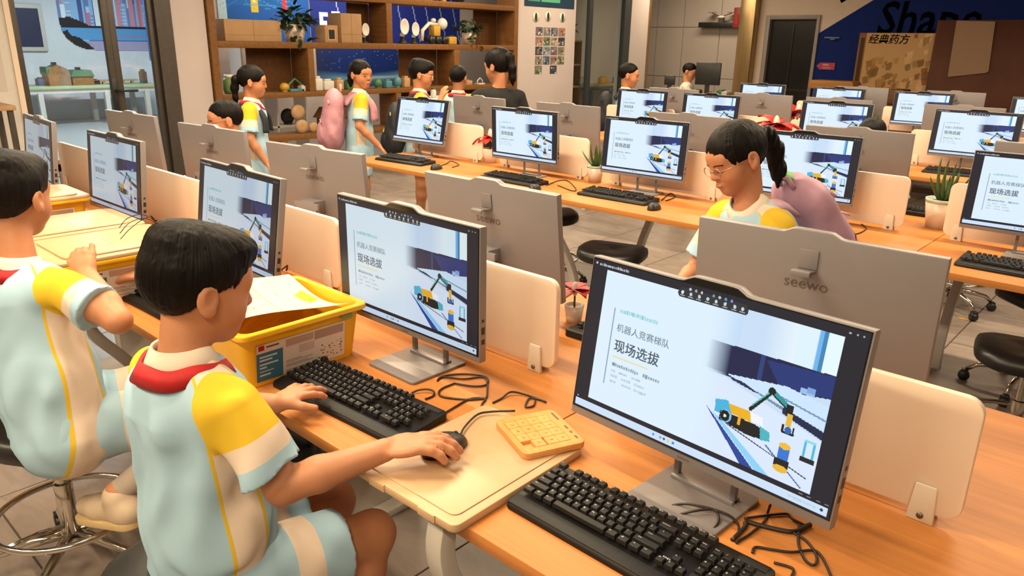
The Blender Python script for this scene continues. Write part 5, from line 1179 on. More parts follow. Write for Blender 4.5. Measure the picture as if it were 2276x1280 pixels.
def stand(label, head, body_az, head_az, height, s=1.0, pitch=.1, style='boy', arms_pose=None, h=.010, seat=False, **kw):
    """generic standing / seated figure under a head position"""
    head = A(head, float); fw = A((math.cos(body_az), math.sin(body_az), 0)); rt = A((fw[1], -fw[0], 0)); up = A((0, 0, 1.))
    nk = head-up*.135*s-fw*.012*s; J = dict(head=head, neck=nk, shR=nk+rt*.145*s-up*.055*s, shL=nk-rt*.145*s-up*.055*s, pelvis=nk-up*.45*s-fw*.02)
    ap = arms_pose or {}
    for q, sg in (('R', 1), ('L', -1)):
        sh = J['sh'+q]; e, w_ = ap.get(q, ((.05, -.02, -.21), (.05, .05, -.40)))
        J['el'+q] = sh+(rt*sg*e[0]+fw*e[1]+up*e[2])*s; J['wr'+q] = sh+(rt*sg*w_[0]+fw*w_[1]+up*w_[2])*s
        J['hip'+q] = J['pelvis']+rt*sg*.075*s-up*.03*s
        if seat: J['kn'+q] = J['hip'+q]+fw*.30*s; J['an'+q] = J['kn'+q]-up*.30*s-fw*.02
        else: J['kn'+q] = J['pelvis']+rt*sg*.08*s-up*(J['pelvis'][2]-.08)*.5+fw*.02; J['an'+q] = A((*(J['pelvis']+rt*sg*.085*s)[:2], .085*s))
    b, Rh, Rt = person(label, J, head_az, pitch, 0, s, h, style, None, fold=.002, **kw)
    return b, Rh, Rt, J
D = math.radians
# boy in dark glasses behind his monitor (seated)
b, Rh, Rt, J = stand('boy in dark glasses, only his hair and eyes above the monitor back', bd((502, 268), 4.3), D(-100), D(-112), 0, .98, .15, 'crop', None, .009, True, glass=FRAME_D, face=True, seed=3.3)
# standing girl in profile left of the shelf
b, Rh, Rt, J = stand('girl with a low ponytail standing in profile in front of the shelf', bd((560, 182), 5.5), D(50), D(58), 0, 1.0, .12, 'girl', {'R': ((.05, .0, -.2), (.03, .10, -.38))}, .009, False, face=True, seed=1.0)
hd = J['head']; tail([hd+Rh@A(q) for q in ((0, -.085, .02), (-.005, -.115, .0), (-.005, -.12, -.06), (0, -.11, -.13), (0, -.10, -.17))], [.024, .028, .026, .02, .006], b, .008)
backpack('dark backpack strap and bag worn by the standing girl in profile', J['neck']+Rt@A((0, -.17, -.30)), np.stack([Rt[:, 0], -Rt[:, 1], Rt[:, 2]], 1), .8, DARKB, DARKB, .012, straps_for(J['neck'], Rt, None), True)
# girl with the pink backpack
b, Rh, Rt, J = stand('girl with the pink backpack looking back over her shoulder beside the shelf', bd((801, 166), 6.1), D(58), D(8), 0, 1.0, .08, 'girl', {'R': ((.06, -.03, -.2), (.06, .12, -.36))}, .009, False, face=True, seed=2.0, scarf=False)
hd = J['head']; tail([hd+Rh@A(q) for q in ((0, -.085, .01), (-.01, -.115, -.02), (-.01, -.12, -.07), (0, -.11, -.11))], [.022, .028, .024, .008], b, .008)
backpack('large quilted pink backpack on the girl beside the shelf', J['neck']+Rt@A((0, -.19, -.24)), np.stack([Rt[:, 0], -Rt[:, 1], Rt[:, 2]], 1), 1.22, PINKB, pm('pale_pink_zip', (0.55, 0.36, 0.34), 0.6), .010, straps_for(J['neck'], Rt, None))
# boy with white glasses, hand at his mouth
b, Rh, Rt, J = stand('boy in white-framed glasses holding his hand to his mouth', bd((936, 166), 6.2), D(50), D(46), 0, 1.0, .18, 'boy', {'R': ((.06, .10, -.19), (-.02, .17, .015))}, .009, False, face=True, glass=FRAME_W, seed=4.0)
backpack('black backpack with yellow edging worn by the boy in white glasses', J['neck']+Rt@A((-.02, -.18, -.33)), np.stack([Rt[:, 0], -Rt[:, 1], Rt[:, 2]], 1), 1.1, DARKB, YELB, .011, straps_for(J['neck'], Rt, None))
# boy seen from behind
b, Rh, Rt, J = stand('short-haired boy seen from behind beside the woman in black', bd((1019, 174), 7.0), D(118), D(112), 0, 1.0, .05, 'crop', None, .010, False, seed=5.0)
# woman in black
b, Rh, Rt, J = stand('woman in black with a dark ponytail, seen from behind by the column', bd((1108, 148), 6.6), D(150), D(182), 0, 1.30, .25, 'woman', {'R': ((.06, .02, -.22), (-.06, .16, -.30)), 'L': ((.06, .02, -.22), (-.06, .16, -.30))}, .010, False, clothing='black', scarf=False, collar=False, seed=6.0, legs=False)
hd = J['head']; tail([hd+Rh@A(q)*1.2 for q in ((0, -.085, .06), (.0, -.12, .04), (.0, -.125, -.04), (.0, -.115, -.11), (0, -.105, -.16))], [.034, .04, .036, .028, .008], b, .009)
MB().ell(tuple(hd+Rh@A((.02, -.11, .095))), (.012, .012, .02)).build('hair_clip', pm('silver_clip', (0.5, 0.45, 0.35), 0.3, 0.8), b)
nk, pv = J['neck'], J['pelvis']
tr_, _ = solid('trousers', [ecap(pv-A((0, 0, .1)), pv+A((0, 0, .08)), Rt[:, 0], (.17, .13), (.16, .12), .03), cone(pv+Rt[:, 0]*.08, A((*(pv+Rt[:, 0]*.09)[:2], .09)), .10, .07, .03), cone(pv-Rt[:, 0]*.08, A((*(pv-Rt[:, 0]*.09)[:2], .09)), .10, .07, .03)], .014, BLACKC, b)
for sg in (-1, 1): MB().prism(rrect(.09, .25, .04, 4), 0, .07, Matrix.Translation(tuple(A((*(pv+Rt[:, 0]*.09*sg)[:2], .0)))) @ Matrix.Rotation(D(60), 4, 'Z')).build('shoe', m_rub, b, bevel=.02)
# boy with the dark backpack in profile by the third row
b, Rh, Rt, J = stand('boy in profile with a dark backpack beside the third row', bd((1397, 168), 8.1), D(36), D(34), 0, 1.12, .12, 'crop', None, .010, False, face=True, seed=7.0, scarf=False)
bp_ = backpack('dark backpack with a pale stripe worn by the boy in profile', J['neck']+Rt@A((0, -.20, -.26)), np.stack([Rt[:, 0], -Rt[:, 1], Rt[:, 2]], 1), 1.1, DARKB, DARKB, .012, straps_for(J['neck'], Rt, None))
MB().box(tuple(J['neck']+Rt@A((0.03, -.345, -.30))), (.10, .012, .025), (0, 0, D(36)-PI/2)).build('reflective_stripe', COLLAR, bp_, bevel=.003)
# child behind the second-row monitor back: hair tip and arm
b, Rh, Rt, J = stand('child hidden behind a second-row monitor, black hair tip and blue sleeve showing', by((1935, 306), 3.62), D(-88), D(-95), 0, .98, .2, 'crop', {'L': ((.10, .06, -.20), (.06, .24, -.22))}, .010, True, seed=8.0)
# far seated adult in white
hd = bd((1532, 160), 11.0)
b, Rh, Rt, J = stand('person in a white shirt seated at a far desk behind the dark monitor', hd, D(25), D(10), 0, 1.1, .35, 'crop', {'R': ((.05, .10, -.22), (.0, .30, -.24)), 'L': ((.05, .10, -.22), (.0, .30, -.24))}, .014, False, clothing='white', scarf=False, collar=False, seed=9.0)
# ------------------------------------------------------------------ open wooden display shelf on the left wall
SX0, SX1 = -8.12, -7.76
sh = thing('display_shelf', (0, 0, 0), 0, 'large open wooden display shelf between the two white columns', 'shelf')
def sbx(name, y0, y1, z0, z1, mat=m_shelfwood, x0=SX0, x1=SX1, parent=sh, bevel=.004): return MB().b6(x0, x1, y0, y1, z0, z1).build(name, mat, parent, bevel=bevel)
sbx('side_panel', 2.765, 2.845, 0, 2.75); sbx('side_panel', 7.44, 7.525, 0, 2.75)
for z0, z1 in ((0.0, .08), (.44, .50), (.925, .985), (1.462, 1.532), (2.005, 2.075), (2.69, 2.75)): sbx('shelf_board', 2.845, 7.44, z0, z1)
for y0, y1, z0, z1 in ((5.08, 5.17, 1.532, 2.005), (3.92, 4.0, .985, 1.462), (6.23, 6.33, .985, 1.462), (4.6, 4.68, 2.075, 2.69), (5.2, 5.28, .50, .925), (3.5, 3.58, .08, .44), (6.2, 6.28, .08, .44)): sbx('upright', y0, y1, z0, z1)
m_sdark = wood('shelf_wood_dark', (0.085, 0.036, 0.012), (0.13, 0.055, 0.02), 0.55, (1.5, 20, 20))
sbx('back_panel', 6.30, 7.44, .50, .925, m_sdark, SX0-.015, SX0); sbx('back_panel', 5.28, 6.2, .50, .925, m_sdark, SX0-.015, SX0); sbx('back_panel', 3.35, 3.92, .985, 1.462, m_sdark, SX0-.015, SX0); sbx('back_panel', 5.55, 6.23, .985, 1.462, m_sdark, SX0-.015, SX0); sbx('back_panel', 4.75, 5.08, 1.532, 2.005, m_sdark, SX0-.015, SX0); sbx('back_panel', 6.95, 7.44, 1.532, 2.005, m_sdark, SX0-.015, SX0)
m_card = pm('brown_cardboard', (0.34, 0.20, 0.095), 0.8, var=0.08, scale=6); m_card2 = pm('dark_cardboard', (0.24, 0.14, 0.07), 0.8, var=0.08); m_ply = pm('pale_plywood', (0.42, 0.25, 0.12), 0.6, var=0.1)
SXM = (SX0+SX1)/2
def carton(y0, y1, z0, z1, label, hole=False, d=.26):
    t = thing('cardboard_box', (SX1-.03-d/2, (y0+y1)/2, z0+.0003), 0, label, 'box', 'cardboard boxes on the display shelf'); w2 = (y1-y0)/2; hh = z1-z0
    MB().b6(-d/2, d/2, -w2, w2, 0, hh).build('box_body', m_card, t, bevel=.004)
    MB().b6(d/2, d/2+.001, -w2, w2, hh*.28, hh*.30).build('box_fold', m_card2, t)
    if hole:
        MB().b6(d/2, d/2+.004, -w2*.62, w2*.62, hh*.12, hh*.82).build('window_frame', m_ply, t); MB().b6(d/2+.004, d/2+.005, -w2*.45, w2*.45, hh*.2, hh*.74).build('opening_shade', m_black, t)  # black plate paints the shade inside the window opening
    else: MB().b6(d/2, d/2+.001, -.004, .004, 0, hh).build('box_seam', m_card2, t)
carton(2.95, 3.62, 1.532, 1.752, 'long brown cardboard box lying at the left of the upper shelf'); carton(4.19, 4.37, 1.532, 1.725, 'small box with a dark window opening beside the tall carton', True, .2); carton(4.42, 4.72, 1.532, 1.865, 'tall brown carton on the upper shelf')
def bushy(y, z, s, label, trail=False, seed=0, n=70, x=None):
    t = thing('potted_plant', (x if x is not None else SXM+.03, y, z+.0003), 0, label, 'plant', 'leafy plants on the display shelf'); R = np.random.default_rng(seed)
    MB().lathe([(.075*s, 0), (.11*s, .15*s), (.10*s, .15*s), (.095*s, .13*s)], 20).build('pot', m_pot, t)
    MB().lathe([(.097*s, .131*s), (.001, .135*s)], 14).build('soil', m_soil, t)
    vs0 = [(0, 0, 0), (.022, .03, .006), (.016, .07, .002), (0, .095, -.012), (-.016, .07, .002), (-.022, .03, .006)]
    for k in range(n):
        a = R.uniform(0, 2*PI); el = R.uniform(-.2, 1.4); r_ = R.uniform(.03, .17)*s; d_ = A((math.cos(a)*math.cos(el), math.sin(a)*math.cos(el), math.sin(el))); b0 = A((0, 0, .16*s))+d_*r_
        if trail and k < 12: b0 = A((.10*s, R.uniform(-.16, .16)*s, R.uniform(-.02, .15)*s))
        T = Matrix.Translation(tuple(b0)) @ Euler((R.uniform(-.9, .7), R.uniform(-.6, .6), a-PI/2)).to_matrix().to_4x4() @ Matrix.Scale(s*R.uniform(.9, 1.4), 4)
        MB().add(vs0, [(0, 1, 5), (1, 2, 4, 5), (2, 3, 4)], T).build('leaf', m_leafd, t)
    return t
bushy(3.86, 1.532, 1.25, 'big dark green plant in a white pot between cartons on the upper shelf', True, 1, 90); bushy(6.66, 1.532, 1.05, 'dark green plant in a white pot at the right of the upper shelf', True, 2, 70)
m_wht = pm('white_toy_plastic', (0.58, 0.55, 0.50), 0.45); m_ygl = pm('yellow_toy_plastic', (0.46, 0.27, 0.03), 0.45); m_grn = pm('green_toy_plastic', (0.05, 0.16, 0.08), 0.5); m_tealp = pm('teal_toy_plastic', (0.06, 0.20, 0.24), 0.5)
def toy_robot(y, z, label, kind=0, s=1.0):
    t = thing('robot_model', (SX1-.14, y, z+.0003), 0, label, 'robot model', 'robot models on the shelf')
    if kind == 0:     # standing figure with round dish head
        MB().lathe([(.05*s, 0), (.05*s, .015*s), (.03*s, .02*s), (.022*s, .07*s)], 16).build('base', m_black, t); MB().ell((0, 0, .085*s), (.026*s, .026*s, .03*s)).build('body', m_wht, t)
        MB().lathe([(.001, 0), (.045*s, .008*s), (.06*s, .022*s), (.055*s, .024*s), (.04*s, .012*s)], 18, Matrix.Translation((.02*s, 0, .165*s)) @ Matrix.Rotation(PI/2, 4, 'Y') @ Matrix.Scale(1.35, 4, (1, 0, 0))).build('dish', m_wht, t)
    else:             # crawler with arched arm
        MB().box((0, 0, .05*s), (.12*s, .26*s, .05*s)).build('chassis', m_black, t, bevel=.008)
        for sy in (-1, 0, 1): MB().lathe([(.035*s, -.02*s), (.04*s, -.012*s), (.04*s, .012*s), (.035*s, .02*s)], 14, Matrix.Translation((.075*s, sy*.09*s, .04*s)) @ Matrix.Rotation(PI/2, 4, 'Y')).build('wheel', m_rub, t)
        MB().box((.0, .02, .13*s), (.09*s, .09*s, .10*s)).build('engine_block', m_ygl, t, bevel=.01)
        MB().tube([(0, -.16*s, .03*s), (0, -.15*s, .13*s), (0, -.06*s, .20*s), (0, .05*s, .19*s)], .02*s, 8).build('front_arch', m_wht, t); MB().ell((.02, .11*s, .20*s), (.05*s, .06*s, .06*s)).build('head', m_wht, t); MB().ell((.0, .0, .23*s), (.03*s, .03*s, .025*s)).build('lamp', m_wht, t)
toy_robot(5.44, 1.532, 'white dish-headed robot on the upper shelf', 0, 1.25); toy_robot(5.63, 1.532, 'second, smaller dish-headed robot next to the yellow crawler robot', 0, 1.1); toy_robot(5.98, 1.532, 'white and yellow crawler robot with arched front', 1, 1.3); toy_robot(4.83, 1.532, 'small white robot toy right of the tall carton', 0, .95)
def small_thing(y, z, w, h, mat, label, shape='box', d=.1, cat='ornament', name='shelf_ornament', x=None, mat2=None):
    t = thing(name, (x if x is not None else SX1-.12, y, z+.0003), 0, label, cat)
    if shape == 'box': MB().b6(-d/2, d/2, -w/2, w/2, 0, h).build('block', mat, t, bevel=min(w, h)*.12); MB().b6(-d*.3, d*.3, -w*.3, w*.3, h, h*1.18).build('cap', mat2 or mat, t, bevel=min(w, h)*.05)
    elif shape == 'ball': MB().ell((0, 0, h*.5), (d/2, w/2, h/2)).build('dome', mat, t); MB().lathe([(w*.3, 0), (w*.25, h*.12)], 12).build('foot', mat2 or mat, t)
    elif shape == 'jar': MB().lathe([(w*.4, 0), (w*.5, h*.2), (w*.5, h*.7), (w*.35, h*.85)], 16).build('jar', mat, t); MB().lathe([(w*.36, h*.85), (w*.36, h)], 16).build('lid', mat2 or mat, t)
    elif shape == 'arch':
        MB().tube([(0, -w/2, 0), (0, -w*.42, h*.6), (0, 0, h), (0, w*.42, h*.6), (0, w/2, 0)], h*.09, 8).build('arch', mat, t); MB().b6(-d/2, d/2, -w/2, w/2, 0, h*.2).build('foot', mat2 or mat, t, bevel=.004)
    return t
small_thing(2.99, .985, .13, .20, pm('cactus_green', (0.10, 0.17, 0.05), 0.6), 'small green cactus in a white pot at the left end of the middle shelf', 'jar', cat='plant', mat2=m_wht); small_thing(3.66, .985, .12, .10, m_ygl, 'yellow round toy in front of the girl\'s chin on the middle shelf', 'ball'); small_thing(3.80, .985, .18, .14, m_grn, 'green arched toy on the middle shelf', 'arch', mat2=m_tealp); small_thing(3.885, .985, .05, .06, m_wht, 'tiny white cube beside the green arched toy')
for y, w_, h_, mt, lb in ((4.10, .10, .14, m_wht, 'white paper model at the left of the starry panel'), (4.24, .14, .11, m_wht, 'pale model vehicle on the middle shelf'), (4.40, .10, .12, m_ply, 'small wooden model on the middle shelf'), (4.55, .10, .10, m_grn, 'small green model behind the pink-backpack girl'), (5.0, .12, .12, m_grn, 'green leafy toy beside the girl\'s face'), (5.15, .10, .09, m_tealp, 'teal toy block on the middle shelf'), (5.32, .12, .14, m_tealp, 'dark teal toy in front of the starry panel'), (5.45, .10, .12, m_ply, 'small plywood model left of the boy in white glasses')): small_thing(y, .985, w_, h_, mt, lb, 'ball' if w_ == .12 else 'box')
small_thing(6.55, .985, .20, .06, m_ply, 'flat wooden model beside the boy seen from behind', 'box'); small_thing(6.85, .985, .12, .09, m_wht, 'small white model beside the woman in black', 'arch')
for y, w_, h_, mt, lb in ((5.62, .12, .16, m_wht, 'white figure on the top shelf at the upper edge'), (5.9, .16, .14, m_tealp, 'dark model on the top shelf at the upper edge'), (6.15, .14, .13, m_ygl, 'yellow model on the top shelf at the upper edge'), (6.45, .18, .12, m_black, 'black model on the top shelf at the upper edge')): small_thing(y, 2.075, w_, h_, mt, lb, 'ball')
small_thing(6.28, 1.532, .14, .10, m_ygl, 'yellow toy car left of the right-hand shelf plant', 'box', mat2=m_black)
# wooden wheels and brown house on the low shelf
wt = thing('wooden_wheel_toy', (SX1-.10, 3.80, .5003), 0, 'pale wooden toy made of round wheels on the low shelf', 'toy')
for (yy, zz, r_) in ((0, .25, .085), (.04, .08, .08), (.20, .06, .06)): MB().lathe([(r_*.35, -.015), (r_, -.015), (r_, .015), (r_*.35, .015)], 18, Matrix.Translation((0, yy, zz)) @ Matrix.Rotation(PI/2, 4, 'Y')).build('wheel', m_ply, wt)
hs = thing('model_house', (SX1-.14, 4.42, .5003), 0, 'brown wooden model house on the low shelf', 'model')
MB().b6(-.1, .1, -.28, .28, 0, .16).build('house_walls', m_shelfwood, hs, bevel=.004); MB().prism([(-.32, 0), (.32, 0), (.22, .12), (-.22, .12)], -.12, .12, Matrix.Translation((0, 0, .16)) @ Matrix(((0, 0, 1, 0), (1, 0, 0, 0), (0, 1, 0, 0), (0, 0, 0, 1)))).build('house_roof', m_sdark, hs)
# white wall unit behind the shelf
wu = thing('white_cubby_unit', (-8.75, 3.98, 0), 0, 'white cubby unit seen through the open shelf behind the girl in profile', 'cabinet')
for y in (-.42, 0, .42): MB().b6(-.14, .14, y-.012, y+.012, 0, 1.48).build('cubby_side', m_white, wu)
for z in (.02, .5, .98, 1.46): MB().b6(-.14, .14, -.43, .43, z-.012, z+.012).build('cubby_board', m_white, wu)
small_thing(4.2, .512, .2, .2, m_black, 'dark object in the white cubby unit', 'ball', x=-8.75)
# murals on the wall behind the shelf
PX = -9.29
def mural(name, y0, y1, z0, z1, img, label, parent=None, x=PX):
    me = color_grid(name, img, y1-y0, z1-z0, vcol_mat('mural_print', 0.6)); o = mobj(name, me, None, None, (x, (y0+y1)/2, z0), (0, 0, PI/2)); return tag(o, label, 'poster')
def yv(px, x=PX): return bx((px, 100), x)[1]
p = Paint(90, 50, '1a6ac4'); R = np.random.default_rng(5)
p.hgrad(0, 0, 1, 1, '1450a8', 0, .8); p.rect(0, .55, 1, 1, '1b56b4', .6); p.rect(.35, .1, .42, .62, 'd8c02a'); p.rect(.365, .2, .405, .5, 'e8e6c0'); p.rect(.69, .1, .745, .62, 'c0303a'); p.rect(.70, .25, .735, .4, 'e8d8d0'); p.rect(0, 0, .09, 1, 'b8d8ea')
for k in range(30): p.line(R.uniform(0, 1), R.uniform(0, .6), R.uniform(0, 1), R.uniform(0, .6), .006, '3f9ae0', .5)
mural('wall_poster', yv(492), yv(692), 1.5, 2.5, p.a, 'bright blue poster with yellow and red badges behind the shelf')
p = Paint(140, 60, '1a2c8a')
for k in range(9): u = .12+.1*k; p.line(u, .25, u+R.uniform(.02, .1), .95, .008, 'a8b4dc', .8)
p.rect(.05, .62, .075, .85, 'dfe4f2'); p.rect(.05, .62, .10, .66, 'dfe4f2'); p.rect(.05, .72, .095, .76, 'dfe4f2'); p.rect(.05, .82, .10, .86, 'dfe4f2'); p.rect(.125, .60, .145, .86, 'dfe4f2'); p.rect(.125, .60, .17, .64, 'dfe4f2')
p.disc(.32, .35, .04, .07, 'c8d0e8', .7); p.poly([(.5, .25), (.62, .2), (.6, .35), (.5, .4)], 'b8bca0')
mural('wall_poster', yv(694), yv(1022), 1.5, 2.6, p.a, 'navy poster with white lines and letters behind the shelf robots')
p = Paint(120, 50, '16327e')
for k in range(70): p.disc(R.uniform(0, 1), R.uniform(0, .6), .004, .008, 'a8c4ec', .7)
m_ = np.clip(1-np.abs(p.V-(.72+.10*np.sin(p.U*3)))/.16, 0, 1); p.mask(m_, '6fb4e6', .85); m_ = np.clip(1-np.abs(p.V-.78)/.05, 0, 1); p.mask(m_*(p.U > .35), 'cfe0f2', .8); p.rect(0, .86, 1, 1, '2f6aa8', .6); p.hgrad(0, 0, .25, 1, '2a3050', .7, 0)
mural('wall_poster', yv(702), yv(890), .92, 1.47, p.a, 'dark blue starry space panel behind the standing children')

# ------------------------------------------------------------------ column with photo sheet
pw = thing('photo_collage', (XW+.002, 0, 0), 0, 'collage of small photos in rows on the white column', 'photo collage')
cols = ['6a5a6a', '8a7a6a', '4a5a7a', '9a6a5a', '5a6a4a', 'a08a7a', '3a3a4a', '7a8a9a']; P0 = bx((1190, 57), XW); P1 = bx((1253, 163), XW); y0, y1, z0, z1 = P0[1], P1[1], P1[2], P0[2]
for r_ in range(5):
    for c_ in range(4):
        if (r_ == 4 and c_ in (1, 3)): continue
        q = Paint(12, 10, cols[(r_*3+c_) % 8])
        for k in range(9): q.rect(R.uniform(0, .8), R.uniform(0, .8), R.uniform(.2, 1), R.uniform(.2, 1), cols[R.integers(8)], .7); q.disc(R.uniform(.1, .9), R.uniform(.2, .9), .1, .12, ['d8c8b8', '20242c', '2a6a6a'][k % 3], .8)
        w_ = (y1-y0)/4-.02; h_ = (z1-z0)/5-.018; me = color_grid('photo', q.a, w_, h_, vcol_mat('photo_print', 0.5)); mobj('photo', me, None, pw, (.002, y0+(c_+.5)*(y1-y0)/4, z1-(r_+1)*(z1-z0)/5), (0, 0, PI/2))
for k, px in enumerate(((1191, 38), (1218, 37), (1250, 39))):
    q = bx(px, XW); t = thing('leaf_ornament', (XW+.002, q[1], q[2]), 0, ['left', 'middle', 'right'][k]+' green leaf ornament above the photo collage', 'ornament', 'leaf ornaments')
    MB().lathe([(.075, 0), (.075, .003)], 18, Matrix.Rotation(PI/2, 4, 'Y')).build('backing_disc', m_white, t); MB().ell((.004, 0, 0), (.003, .03, .065)).build('leaf', m_leafd, t)
q0 = bx((1165, 13), XW); q1 = bx((1276, 13), XW); p = Paint(40, 30, '16324a'); p.rect(.08, .75, .30, .9, '3f8a70'); p.rect(.32, .75, .7, .9, '4fa07c'); p.rect(.1, .1, .9, .6, '1f4a66')
mural('notice_board', q0[1], q1[1], q0[2], q0[2]+.75, p.a, 'dark blue notice board cut by the top edge on the white column', x=XW+.004)

# ------------------------------------------------------------------ behind the glass screen and in the recess
sf = thing('narrow_bookcase', (-8.5, 9.62, 0), 0, 'narrow wooden bookcase with a plant behind the glass screen', 'bookcase')
for y in (-.22, .22): MB().b6(-.15, .15, y-.015, y+.015, 0, 1.62).build('bookcase_side', m_shelfwood, sf)
for z in (.02, .45, .85, 1.22, 1.62): MB().b6(-.15, .15, -.235, .235, z-.015, z+.015).build('bookcase_board', m_ply, sf)
for k, (z, mt) in enumerate(((.46, m_tealp), (.86, m_ply), (1.235, m_sdark))): MB().b6(-.1, .1, -.16, .10, z, z+.2).build('stored_box', mt, sf, bevel=.004)
bushy(9.62, 1.636, .9, 'dark plant on top of the narrow bookcase', False, 6, 40, x=-8.5)
cb = thing('side_counter', (-8.95, 11.0, 0), 0, 'long side counter with blue frame behind the glass screen', 'counter'); bl = pm('blue_steel', (0.03, 0.06, 0.12), 0.5)
MB().b6(-.25, .25, -1.2, 1.4, .80, .84).build('counter_top', m_ply, cb, bevel=.004); MB().b6(-.25, .25, -1.2, 1.4, .74, .80).build('counter_rail', bl, cb)
for y in (-1.15, -.3, .55, 1.35): MB().b6(.2, .25, y-.03, y+.03, 0, .74).build('counter_leg', bl, cb)
for k, (y, mt) in enumerate(((10.1, m_ygl), (10.6, m_wht), (11.3, m_ygl), (11.8, m_black))): small_thing(y, .84, .22, .12, mt, ['yellow tool case', 'white tool case', 'yellow parts tray', 'black tool box'][k]+' on the long side counter behind the glass screen', 'box', x=-8.9)
def b_at(px, d): return bd(px, d)
dk = thing('far_desk', (-6.5, 10.9, 0), 0, 'cluttered grey desk of the seated person in white', 'desk')
MB().b6(-1.2, .75, -.35, .35, .76, .80).build('desk_top', pm('grey_green_laminate', (0.16, 0.16, 0.11), 0.5), dk, bevel=.004)
for sx in (-1.1, .65): MB().b6(sx-.03, sx+.03, -.3, .3, 0, .76).build('desk_leg', m_frame, dk)
def dark_monitor(px, d, w_, h_, label, az):
    q = bd(px, d); t = thing('dark_monitor', (q[0], q[1], .8003), az, label, 'monitor', 'dark monitors at the far desk')
    MB().b6(-w_/2, w_/2, 0, .04, q[2]-.8-h_/2, q[2]-.8+h_/2).build('monitor_case', m_black, t, bevel=.008); MB().b6(-.03, .03, .01, .04, .01, max(.02, q[2]-.8-h_/2)).build('monitor_neck', m_black, t); MB().prism(rrect(.24, .18, .03, 4), 0, .012).build('monitor_foot', m_black, t)
dark_monitor((1573, 164), 10.7, .36, .31, 'black monitor in front of the seated person in white', .2); dark_monitor((1488, 178), 11.2, .16, .14, 'small black screen left of the seated person in white', .3)
R = np.random.default_rng(8)
for k in range(6):
    small_thing(10.85+R.uniform(-.2, .2), .80, R.uniform(.1, .22), R.uniform(.04, .10), [m_wht, m_grn, m_ply, m_black, m_tealp, m_wht][k], ['white parts box', 'green parts box', 'wooden parts tray', 'black parts box', 'teal parts box', 'white paper stack'][k]+' on the cluttered far desk', 'box', x=-5.98-.19*k, name='desk_clutter', cat='box')
ws = thing('wall_shelf', (-7.17, 12.55, 1.92), 0, 'black wall shelf with a drone model on the white panelled wall', 'shelf')
MB().b6(-.40, .40, -.09, .09, 0, .085).build('shelf_plank', m_black, ws, bevel=.004)
dr = thing('drone_model', (-7.12, 12.5, 2.0053), 0, 'small drone model standing on the black wall shelf', 'model')
MB().ell((0, 0, .09), (.08, .06, .03)).build('drone_body', m_wht, dr); MB().b6(-.05, .05, -.03, .03, 0, .07).build('drone_stand', m_frame, dr)
for sx in (-1, 1): MB().tube([(0, 0, .10), (sx*.20, 0, .16)], .008, 6).build('drone_arm', m_frame, dr); MB().lathe([(.09, 0), (.09, .004)], 14, Matrix.Translation((sx*.20, 0, .17))).build('rotor', m_frame, dr)
rd = thing('red_cabinet', (-5.779, 10.5, 1.86), 0, 'small red box mounted beside the bronze pillar', 'box'); MB().b6(-.06, .06, -.05, .05, 0, .30).build('case', pm('red_paint', (0.30, 0.02, 0.015), 0.5), rd, bevel=.006); MB().b6(-.03, .03, -.056, -.05, .05, .2).build('case_door', m_red, rd)
MB().b6(-.06, .06, .05, .12, .1, .2).build('wall_bracket', m_frame, rd)

# ------------------------------------------------------------------ display boards at the back wall
def on_back(px, Y): return by(px, Y)
Yd = YB-.22; a = by((1912, 73), Yd); b_ = by((2080, 75), Yd); zb = by((2060, 195), Yd)[2]
bdv = thing('display_board', (a[0], Yd, 0), 0, 'wooden display board titled in black Chinese characters with pinned leaves', 'display board'); W_ = b_[0]-a[0]; H_ = a[2]
p = Paint(110, 100, 'b08a5c'); R = np.random.default_rng(12)
p.rect(0, 0, .10, 1, '7a4e22'); p.rect(.03, .05, .085, .78, '3a2a12')
for k in range(70):
    u, v = R.uniform(.15, .62), R.uniform(.28, .8); s_ = R.uniform(.015, .05); p.poly([(u-s_, v-s_*.6), (u+s_, v-s_), (u+s_*.8, v+s_*.7), (u-s_*.7, v+s_)], ['7a5226', '8e6230', '6e5020', '9a7240', '6a5a28'][k % 5], .8)
for k in range(26):
    u, v = R.uniform(.68, .97), R.uniform(.02, .6); s_ = R.uniform(.02, .05); p.poly([(u-s_, v-s_*.6), (u+s_, v-s_), (u+s_*.8, v+s_*.7), (u-s_*.7, v+s_)], ['7a4420', 'c8a478', '8a6a3a', '6a5a2a', 'c09868'][k % 5], .85)
p.rect(.62, .62, .97, 1, '8a5626', .8)
me = color_grid('board_print', p.a, W_, H_-.5, vcol_mat('board_paper', 0.7)); mobj('board_print', me, None, bdv, (W_/2, -.004, .5))
MB().b6(0, W_, 0, .03, .5, H_).build('board_panel', m_ply, bdv, bevel=.004)
for x in (.06, W_-.06): MB().b6(x-.025, x+.025, .03, .06, 0, H_-.1).build('board_leg', m_shelfwood, bdv)
me = text_mesh('经典药方', .12, bold=.001, shear=.15); v = np.array([q.co[:] for q in me.vertices]); k = .55*W_/(v[:, 0].max()-v[:, 0].min())
o = mobj('board_lettering', me, m_ink, bdv, (.13*W_, -.008, H_-.09), (PI/2, 0, 0)); o.scale = (k, k, k)
Yp = YB-.34; a = by((2086, 45), Yp); W2 = 2.4; bw = thing('brown_panel', (a[0], Yp, 0), .0, 'tall brown fabric panel with a pale sheet at the right back', 'panel')
m_brown = pm('brown_fabric', (0.085, 0.026, 0.011), 0.8, var=0.2, scale=2.5)
vs = []; fs = []; n_ = 40
for i in range(n_+1):
    x = W2*i/n_; w_ = .010*math.sin(x*23)*math.exp(-x*2)
    for z in (0, a[2]*.55, a[2]-.03*x*.0): vs.append((x, w_-.01, z))
for i in range(n_):
    for j in range(2): fs.append((i*3+j, i*3+3+j, i*3+4+j, i*3+1+j))
